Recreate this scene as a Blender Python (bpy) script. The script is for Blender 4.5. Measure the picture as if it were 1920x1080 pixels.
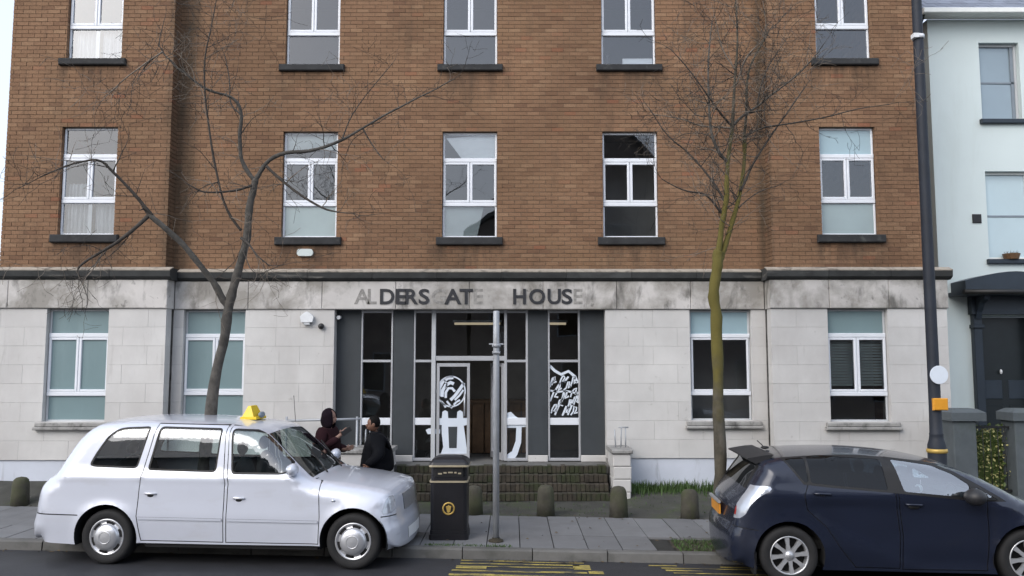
import bpy, bmesh, math, random
import numpy as np
from mathutils import Vector, Matrix, Quaternion
from mathutils.geometry import delaunay_2d_cdt

R = math.radians
rnd = random.Random(7)
for o in list(bpy.data.objects):
    bpy.data.objects.remove(o)
SC = bpy.context.scene
COL = SC.collection

# ------------------------------------------------------------------ camera, sky, sun
CAM_H, F_PX, PITCH = 2.4, 1550.0, math.atan(140 / 1550)
cam_data = bpy.data.cameras.new('camera')
cam = bpy.data.objects.new('camera', cam_data)
COL.objects.link(cam)
cam.location = (0, 0, CAM_H)
cam.rotation_euler = (R(90) + PITCH, 0, 0)
cam_data.sensor_width = 36
cam_data.lens = 36 * F_PX / 1920
cam_data.clip_end = 2000
SC.camera = cam

SUN_EL, SUN_AZ = R(36), R(-140)         # azimuth from +Y (away from the camera), negative = left: sun left of and behind the camera
world = bpy.data.worlds.new('World')
SC.world = world
world.use_nodes = True
wn, wl = world.node_tree.nodes, world.node_tree.links
wn.clear()
wo = wn.new('ShaderNodeOutputWorld'); bg = wn.new('ShaderNodeBackground')
sky = wn.new('ShaderNodeTexSky'); hs = wn.new('ShaderNodeHueSaturation')
sky.sky_type = 'NISHITA'; sky.sun_disc = False
sky.sun_elevation = SUN_EL; sky.sun_rotation = SUN_AZ
sky.air_density = 1.0; sky.dust_density = 3.0; sky.ozone_density = 1.0
hs.inputs['Saturation'].default_value = 0.75
bg.inputs['Strength'].default_value = 0.15
veil = wn.new('ShaderNodeMix'); veil.data_type = 'RGBA'            # thin even high cloud over the whole sky
veil.inputs[0].default_value = .45; veil.inputs[7].default_value = (7.2, 7.9, 9.2, 1)
wl.new(sky.outputs[0], hs.inputs['Color']); wl.new(hs.outputs[0], veil.inputs[6]); wl.new(veil.outputs[2], bg.inputs[0]); wl.new(bg.outputs[0], wo.inputs[0])
sd = bpy.data.lights.new('sun', 'SUN'); sun = bpy.data.objects.new('sun', sd); COL.objects.link(sun)
sd.energy = 1.0; sd.angle = R(45); sd.color = (1.0, 0.97, 0.93)
sdir = Vector((math.sin(SUN_AZ) * math.cos(SUN_EL), math.cos(SUN_AZ) * math.cos(SUN_EL), math.sin(SUN_EL)))
sun.rotation_euler = (-sdir).to_track_quat('-Z', 'Y').to_euler()
sun.location = (-30, 0, 40)
SC.view_settings.view_transform = 'Standard'
SC.view_settings.look = 'None'
SC.view_settings.exposure = 0.50
SC.view_settings.gamma = 1.0
SC.view_settings.use_curve_mapping = False
SC.cycles.max_bounces = 8
SC.cycles.transparent_max_bounces = 16
SC.cycles.use_denoising = True

# ------------------------------------------------------------------ helpers
def at(px, py, Y):
    """a place read off the photograph, at distance Y in metres from the camera"""
    u = (px - 960) / F_PX; v = (540 - py) / F_PX
    t = Y / (math.cos(PITCH) - v * math.sin(PITCH))
    return Vector((u * t, Y, CAM_H + t * (math.sin(PITCH) + v * math.cos(PITCH))))

def srgb(r, g, b):
    f = lambda c: c / 12.92 if c <= .04045 else ((c + .055) / 1.055) ** 2.4
    return (f(r / 255), f(g / 255), f(b / 255))

def tag(o, label=None, cat=None, group=None, kind=None):
    if label: o['label'] = label
    if cat: o['category'] = cat
    if group: o['group'] = group
    if kind: o['kind'] = kind
    return o

def empty(name, loc=(0, 0, 0), rz=0.0, parent=None):
    o = bpy.data.objects.new(name, None); COL.objects.link(o)
    o.location = loc; o.rotation_euler = (0, 0, rz); o.empty_display_size = .2
    if parent: o.parent = parent
    return o

def thing(name, label, cat, loc=(0, 0, 0), rz=0.0, group=None):
    return tag(empty(name, loc, rz), label, cat, group)

def root_loc(o):
    if o is None: return Vector((0, 0, 0))
    while o.parent: o = o.parent
    return Vector(o.location)

class MB:
    def __init__(s): s.v = []; s.f = []; s.sm = []
    def add(s, vs, fs, smooth=False):
        n = len(s.v); s.v += [tuple(v) for v in vs]
        s.f += [tuple(i + n for i in f) for f in fs]; s.sm += [smooth] * len(fs); return s
    def box(s, x0, x1, y0, y1, z0, z1):
        vs = [(x0,y0,z0),(x1,y0,z0),(x1,y1,z0),(x0,y1,z0),(x0,y0,z1),(x1,y0,z1),(x1,y1,z1),(x0,y1,z1)]
        return s.add(vs, [(0,3,2,1),(4,5,6,7),(0,1,5,4),(1,2,6,5),(2,3,7,6),(3,0,4,7)])
    def bbox(s, x0, x1, y0, y1, z0, z1, b=.01):
        """box with chamfered front (-y) edges"""
        vs = [(x0,y0+b,z0),(x1,y0+b,z0),(x1,y0+b,z1),(x0,y0+b,z1),
              (x0+b,y0,z0+b),(x1-b,y0,z0+b),(x1-b,y0,z1-b),(x0+b,y0,z1-b),
              (x0,y1,z0),(x1,y1,z0),(x1,y1,z1),(x0,y1,z1)]
        return s.add(vs, [(4,5,6,7),(0,1,5,4),(1,2,6,5),(2,3,7,6),(3,0,4,7),(0,8,9,1),(1,9,10,2),(2,10,11,3),(3,11,8,0),(8,11,10,9)])
    def prism(s, poly, a, b, axis='y'):
        """extrude a 2D polygon; axis y: poly is (x,z)"""
        n = len(poly)
        if axis == 'y': mk = lambda p, t: (p[0], t, p[1])
        elif axis == 'z': mk = lambda p, t: (p[0], p[1], t)
        else: mk = lambda p, t: (t, p[0], p[1])
        vs = [mk(p, a) for p in poly] + [mk(p, b) for p in poly]
        fs = [tuple(range(n)), tuple(range(2 * n - 1, n - 1, -1))]
        fs += [(i, i + n, (i + 1) % n + n, (i + 1) % n) for i in range(n)]
        return s.add(vs, fs)
    def tube(s, pts, rad, n=6, smooth=True, cap=True):
        pts = [Vector(p) for p in pts]
        if not hasattr(rad, '__len__'): rad = [rad] * len(pts)
        vs = []; up = None
        for i, p in enumerate(pts):
            d = (pts[min(i + 1, len(pts) - 1)] - pts[max(i - 1, 0)])
            if d.length < 1e-9: d = Vector((0, 0, 1))
            d.normalize()
            if up is None:
                up = d.orthogonal().normalized()
            up = (up - d * up.dot(d))
            up = up.normalized() if up.length > 1e-6 else d.orthogonal().normalized()
            w = d.cross(up)
            for k in range(n):
                a = 2 * math.pi * k / n
                vs.append(p + (up * math.cos(a) + w * math.sin(a)) * rad[i])
        fs = []
        for i in range(len(pts) - 1):
            for k in range(n):
                fs.append((i*n+k, i*n+(k+1) % n, (i+1)*n+(k+1) % n, (i+1)*n+k))
        s.add(vs, fs, smooth)
        if cap:
            m = len(s.v) - len(vs)
            s.f.append(tuple(m + k for k in range(n - 1, -1, -1))); s.sm.append(False)
            e = m + (len(pts) - 1) * n
            s.f.append(tuple(e + k for k in range(n))); s.sm.append(False)
        return s
    def lathe(s, prof, c=(0, 0, 0), axis='z', n=24, smooth=True):
        """prof: (radius, height along axis)"""
        vs = []
        for r, h in prof:
            for k in range(n):
                a = 2 * math.pi * k / n
                u, w = r * math.cos(a), r * math.sin(a)
                if axis == 'z': vs.append((c[0]+u, c[1]+w, c[2]+h))
                elif axis == 'y': vs.append((c[0]+u, c[1]+h, c[2]+w))
                else: vs.append((c[0]+h, c[1]+u, c[2]+w))
        fs = [(i*n+k, i*n+(k+1) % n, (i+1)*n+(k+1) % n, (i+1)*n+k) for i in range(len(prof)-1) for k in range(n)]
        return s.add(vs, fs, smooth)
    def ball(s, c, r, n=12, m=8, smooth=True):
        if not hasattr(r, '__len__'): r = (r, r, r)
        vs = []; fs = []
        for i in range(m + 1):
            t = math.pi * i / m
            for k in range(n):
                a = 2 * math.pi * k / n
                vs.append((c[0]+r[0]*math.sin(t)*math.cos(a), c[1]+r[1]*math.sin(t)*math.sin(a), c[2]+r[2]*math.cos(t)))
        for i in range(m):
            for k in range(n):
                fs.append((i*n+k, (i+1)*n+k, (i+1)*n+(k+1) % n, i*n+(k+1) % n))
        return s.add(vs, fs, smooth)
    def build(s, name, mat, parent=None, fix=True, weld=False, local=False):
        off = Vector((0, 0, 0)) if local else root_loc(parent)
        me = bpy.data.meshes.new(name)
        me.from_pydata([tuple(Vector(v) - off) for v in s.v], [], s.f)
        me.polygons.foreach_set('use_smooth', s.sm)
        if fix or weld:
            bm = bmesh.new(); bm.from_mesh(me)
            if weld: bmesh.ops.remove_doubles(bm, verts=bm.verts, dist=1e-4)
            if fix: bmesh.ops.recalc_face_normals(bm, faces=bm.faces)
            bm.to_mesh(me); bm.free()
        me.materials.append(mat)
        o = bpy.data.objects.new(name, me); COL.objects.link(o)
        if parent: o.parent = parent
        return o

# ------------------------------------------------------------------ materials
def newmat(name):
    m = bpy.data.materials.new(name); m.use_nodes = True
    nt = m.node_tree; nt.nodes.clear()
    out = nt.nodes.new('ShaderNodeOutputMaterial')
    return m, nt, out

def N(nt, t, **kw):
    n = nt.nodes.new(t)
    for k, v in kw.items(): setattr(n, k, v)
    return n

def mixrgb(nt, fac, a, b, blend='MIX'):
    n = N(nt, 'ShaderNodeMix', data_type='RGBA', blend_type=blend)
    for sock, v in ((n.inputs[0], fac), (n.inputs[6], a), (n.inputs[7], b)):
        if hasattr(v, 'is_linked') or hasattr(v, 'links'): nt.links.new(v, sock)
        elif isinstance(v, (tuple, list)): sock.default_value = (*v[:3], 1)
        else: sock.default_value = v
    return n.outputs[2]

def noise(nt, scale, detail=4, rough=.55, stretch=None, coord=None, dist=0.0):
    if coord is None:
        coord = N(nt, 'ShaderNodeNewGeometry').outputs['Position']
    if stretch:
        mp = N(nt, 'ShaderNodeMapping'); mp.inputs['Scale'].default_value = stretch
        nt.links.new(coord, mp.inputs[0]); coord = mp.outputs[0]
    n = N(nt, 'ShaderNodeTexNoise'); n.inputs['Scale'].default_value = scale
    n.inputs['Detail'].default_value = detail; n.inputs['Roughness'].default_value = rough
    n.inputs['Distortion'].default_value = dist
    nt.links.new(coord, n.inputs['Vector'])
    return n.outputs['Fac']

def ramp(nt, fac, stops):
    n = N(nt, 'ShaderNodeValToRGB')
    el = n.color_ramp.elements
    while len(el) < len(stops): el.new(.5)
    for e, (p, c) in zip(el, stops):
        e.position = p
        e.color = (*c[:3], 1) if hasattr(c, '__len__') else (c, c, c, 1)
    nt.links.new(fac, n.inputs[0])
    return n.outputs[0]

def MAT(name, col, rough=.8, var=.18, scale=6, metal=0.0, coat=0.0, bump=0.0, bscale=60, stains=(), spec=.5, objvar=0.0, coord=None, detail=5, algae=None):
    """stains: (colour, noise scale, stretch, lo, hi, amount)"""
    m, nt, out = newmat(name)
    b = N(nt, 'ShaderNodeBsdfPrincipled')
    if coord == 'object':
        co = N(nt, 'ShaderNodeTexCoord').outputs['Object']
    else:
        co = N(nt, 'ShaderNodeNewGeometry').outputs['Position']
    c = tuple(col)
    if var > 0:
        f = noise(nt, scale, detail, .6, coord=co)
        lo = tuple(max(0, x * (1 - var)) for x in c); hi = tuple(x * (1 + var) for x in c)
        cs = ramp(nt, f, [(.3, lo), (.7, hi)])
    else:
        rgb = N(nt, 'ShaderNodeRGB'); rgb.outputs[0].default_value = (*c, 1); cs = rgb.outputs[0]
    if objvar > 0:
        oi = N(nt, 'ShaderNodeObjectInfo')
        k = ramp(nt, oi.outputs['Random'], [(0, 1 - objvar), (1, 1 + objvar)])
        cs = mixrgb(nt, 1.0, cs, k, 'MULTIPLY')
    for (sc, ss, st, lo, hi, amt) in stains:
        f = noise(nt, ss, 6, .62, stretch=st, coord=co, dist=.3)
        f = ramp(nt, f, [(lo, 0.0), (hi, amt)])
        cs = mixrgb(nt, f, cs, sc)
    if algae:      # a band of algae growing on part of the stem, ragged at both ends
        sp = N(nt, 'ShaderNodeSeparateXYZ'); nt.links.new(co, sp.inputs[0])
        ad = N(nt, 'ShaderNodeMath', operation='MULTIPLY_ADD'); ad.inputs[1].default_value = 1.6
        nt.links.new(noise(nt, 3.5, 5, .6, coord=co), ad.inputs[0]); nt.links.new(sp.outputs[2], ad.inputs[2])
        md = (algae[0] + algae[1]) / 2 + .8; hf = (algae[1] - algae[0]) / 2
        cmp_ = N(nt, 'ShaderNodeMath', operation='SUBTRACT'); nt.links.new(ad.outputs[0], cmp_.inputs[0]); cmp_.inputs[1].default_value = md
        ab = N(nt, 'ShaderNodeMath', operation='ABSOLUTE'); nt.links.new(cmp_.outputs[0], ab.inputs[0])
        mr = N(nt, 'ShaderNodeMapRange'); nt.links.new(ab.outputs[0], mr.inputs[0])
        mr.inputs[1].default_value = hf - .4; mr.inputs[2].default_value = hf + .35; mr.inputs[3].default_value = .85; mr.inputs[4].default_value = 0.0
        cs = mixrgb(nt, mr.outputs[0], cs, algae[2])
    nt.links.new(cs, b.inputs['Base Color'])
    b.inputs['Roughness'].default_value = rough
    b.inputs['Metallic'].default_value = metal
    b.inputs['Coat Weight'].default_value = coat
    b.inputs['Coat Roughness'].default_value = .06
    b.inputs['Specular IOR Level'].default_value = spec
    if bump > 0:
        bn = N(nt, 'ShaderNodeBump'); bn.inputs['Strength'].default_value = bump; bn.inputs['Distance'].default_value = .01
        nt.links.new(noise(nt, bscale, 5, .6, coord=co), bn.inputs['Height'])
        nt.links.new(bn.outputs[0], b.inputs['Normal'])
    nt.links.new(b.outputs[0], out.inputs[0])
    return m

def GLASS(name, tint=(.85, .9, .9), refl=2.4, base=.02, wavy=.0, rough=0.0):
    m, nt, out = newmat(name)
    tr = N(nt, 'ShaderNodeBsdfTransparent'); tr.inputs[0].default_value = (*tint, 1)
    gl = N(nt, 'ShaderNodeBsdfGlossy'); gl.inputs['Roughness'].default_value = rough; gl.inputs[0].default_value = (.95, .97, 1, 1)
    fr = N(nt, 'ShaderNodeFresnel'); fr.inputs['IOR'].default_value = 1.5
    ma = N(nt, 'ShaderNodeMath', operation='MULTIPLY_ADD', use_clamp=True)
    ma.inputs[1].default_value = refl; ma.inputs[2].default_value = base
    nt.links.new(fr.outputs[0], ma.inputs[0])
    if wavy:
        bn = N(nt, 'ShaderNodeBump'); bn.inputs['Strength'].default_value = wavy; bn.inputs['Distance'].default_value = .02
        nt.links.new(noise(nt, 1.1, 2, .5), bn.inputs['Height'])
        nt.links.new(bn.outputs[0], gl.inputs['Normal'])
    mx = N(nt, 'ShaderNodeMixShader')
    nt.links.new(ma.outputs[0], mx.inputs[0]); nt.links.new(tr.outputs[0], mx.inputs[1]); nt.links.new(gl.outputs[0], mx.inputs[2])
    nt.links.new(mx.outputs[0], out.inputs[0])
    return m

BR_L, BR_H, JT, BR_Z0 = .225, .075, .009, 4.06
def brick_material():
    m, nt, out = newmat('brown_brick')
    b = N(nt, 'ShaderNodeBsdfPrincipled')
    g = N(nt, 'ShaderNodeNewGeometry')
    sp = N(nt, 'ShaderNodeSeparateXYZ'); nt.links.new(g.outputs['Position'], sp.inputs[0])
    def mth(op, a, bb=None, c=None):
        n = N(nt, 'ShaderNodeMath', operation=op)
        for i, v in enumerate((a, bb, c)):
            if v is None: continue
            if isinstance(v, (int, float)): n.inputs[i].default_value = v
            else: nt.links.new(v, n.inputs[i])
        return n.outputs[0]
    iz = mth('FLOOR', mth('DIVIDE', mth('SUBTRACT', sp.outputs[2], BR_Z0), BR_H))
    par = mth('MULTIPLY', mth('PINGPONG', iz, 1.0), .5)
    ix = mth('FLOOR', mth('SUBTRACT', mth('DIVIDE', mth('ADD', sp.outputs[0], sp.outputs[1]), BR_L), par))
    cb = N(nt, 'ShaderNodeCombineXYZ'); nt.links.new(ix, cb.inputs[0]); nt.links.new(iz, cb.inputs[1])
    wn_ = N(nt, 'ShaderNodeTexWhiteNoise', noise_dimensions='3D'); nt.links.new(cb.outputs[0], wn_.inputs[0])
    cs = ramp(nt, wn_.outputs['Value'], [(0, (.172, .097, .060)), (.10, (.210, .121, .072)), (.45, (.226, .132, .079)),
                                         (.82, (.242, .143, .086)), (.96, (.272, .168, .102)), (1, (.235, .106, .062))])
    big = ramp(nt, noise(nt, .55, 5, .6, coord=g.outputs['Position']), [(.3, .74), (.72, 1.16)])
    cs = mixrgb(nt, 1.0, cs, big, 'MULTIPLY')
    hue = ramp(nt, noise(nt, .9, 3, .6, coord=g.outputs['Position'], stretch=(1, 1, 1.6)), [(.45, 0.0), (.75, .30)])
    cs = mixrgb(nt, hue, cs, (.225, .142, .078))
    st = ramp(nt, noise(nt, 2.2, 6, .65, coord=g.outputs['Position'], stretch=(1.6, 1, .35)), [(.56, 0.0), (.80, .55)])
    cs = mixrgb(nt, st, cs, (.07, .05, .036))
    # run-off stains below the sills; darker ragged bands down the two setbacks
    mx_ = None
    for xc in (-7.56, -3.68, -.77, 2.155, 6.0):
        ab = mth('ABSOLUTE', mth('SUBTRACT', sp.outputs[0], xc))
        k = N(nt, 'ShaderNodeMapRange'); k.interpolation_type = 'SMOOTHSTEP'; nt.links.new(ab, k.inputs[0])
        k.inputs[1].default_value = .46; k.inputs[2].default_value = .80; k.inputs[3].default_value = 1; k.inputs[4].default_value = 0
        mx_ = k.outputs[0] if mx_ is None else mth('MAXIMUM', mx_, k.outputs[0])
    mz_ = None
    for zs in (4.54, 7.76):
        dz = mth('SUBTRACT', zs, sp.outputs[2])
        k = N(nt, 'ShaderNodeMapRange'); nt.links.new(dz, k.inputs[0])
        k.inputs[1].default_value = 0; k.inputs[2].default_value = .75; k.inputs[3].default_value = 1; k.inputs[4].default_value = 0
        k2 = mth('MULTIPLY', k.outputs[0], mth('GREATER_THAN', dz, 0.0))
        mz_ = k2 if mz_ is None else mth('MAXIMUM', mz_, k2)
    rn = ramp(nt, noise(nt, 3.2, 6, .65, coord=g.outputs['Position'], stretch=(1.5, 1, .3)), [(.38, 0.0), (.62, 1.0)])
    sill_st = mth('MULTIPLY', mth('MULTIPLY', mx_, mz_), mth('MULTIPLY', rn, .75))
    cs = mixrgb(nt, sill_st, cs, (.050, .038, .030))
    sb = None
    for xc, w0, w1 in ((-5.98, .08, .30), (4.54, .02, .13)):
        ab = mth('ABSOLUTE', mth('SUBTRACT', sp.outputs[0], xc))
        k = N(nt, 'ShaderNodeMapRange'); nt.links.new(ab, k.inputs[0])
        k.inputs[1].default_value = w0; k.inputs[2].default_value = w1; k.inputs[3].default_value = 1; k.inputs[4].default_value = 0
        sb = k.outputs[0] if sb is None else mth('MAXIMUM', sb, k.outputs[0])
    cs = mixrgb(nt, mth('MULTIPLY', sb, mth('MULTIPLY_ADD', rn, .4, .35)), cs, (.060, .050, .036))
    fi = ramp(nt, noise(nt, 45, 4, .6, coord=g.outputs['Position']), [(.3, .80), (.7, 1.16)])
    cs = mixrgb(nt, 1.0, cs, fi, 'MULTIPLY')
    nt.links.new(cs, b.inputs['Base Color'])
    b.inputs['Roughness'].default_value = .9; b.inputs['Specular IOR Level'].default_value = .25
    bn = N(nt, 'ShaderNodeBump'); bn.inputs['Strength'].default_value = .35; bn.inputs['Distance'].default_value = .006
    nt.links.new(noise(nt, 70, 4, .6, coord=g.outputs['Position']), bn.inputs['Height']); nt.links.new(bn.outputs[0], b.inputs['Normal'])
    nt.links.new(b.outputs[0], out.inputs[0])
    return m

def EMIT(name, col, strength):
    m, nt, out = newmat(name)
    e = N(nt, 'ShaderNodeEmission'); e.inputs[0].default_value = (*col, 1); e.inputs[1].default_value = strength
    nt.links.new(e.outputs[0], out.inputs[0]); return m

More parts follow.
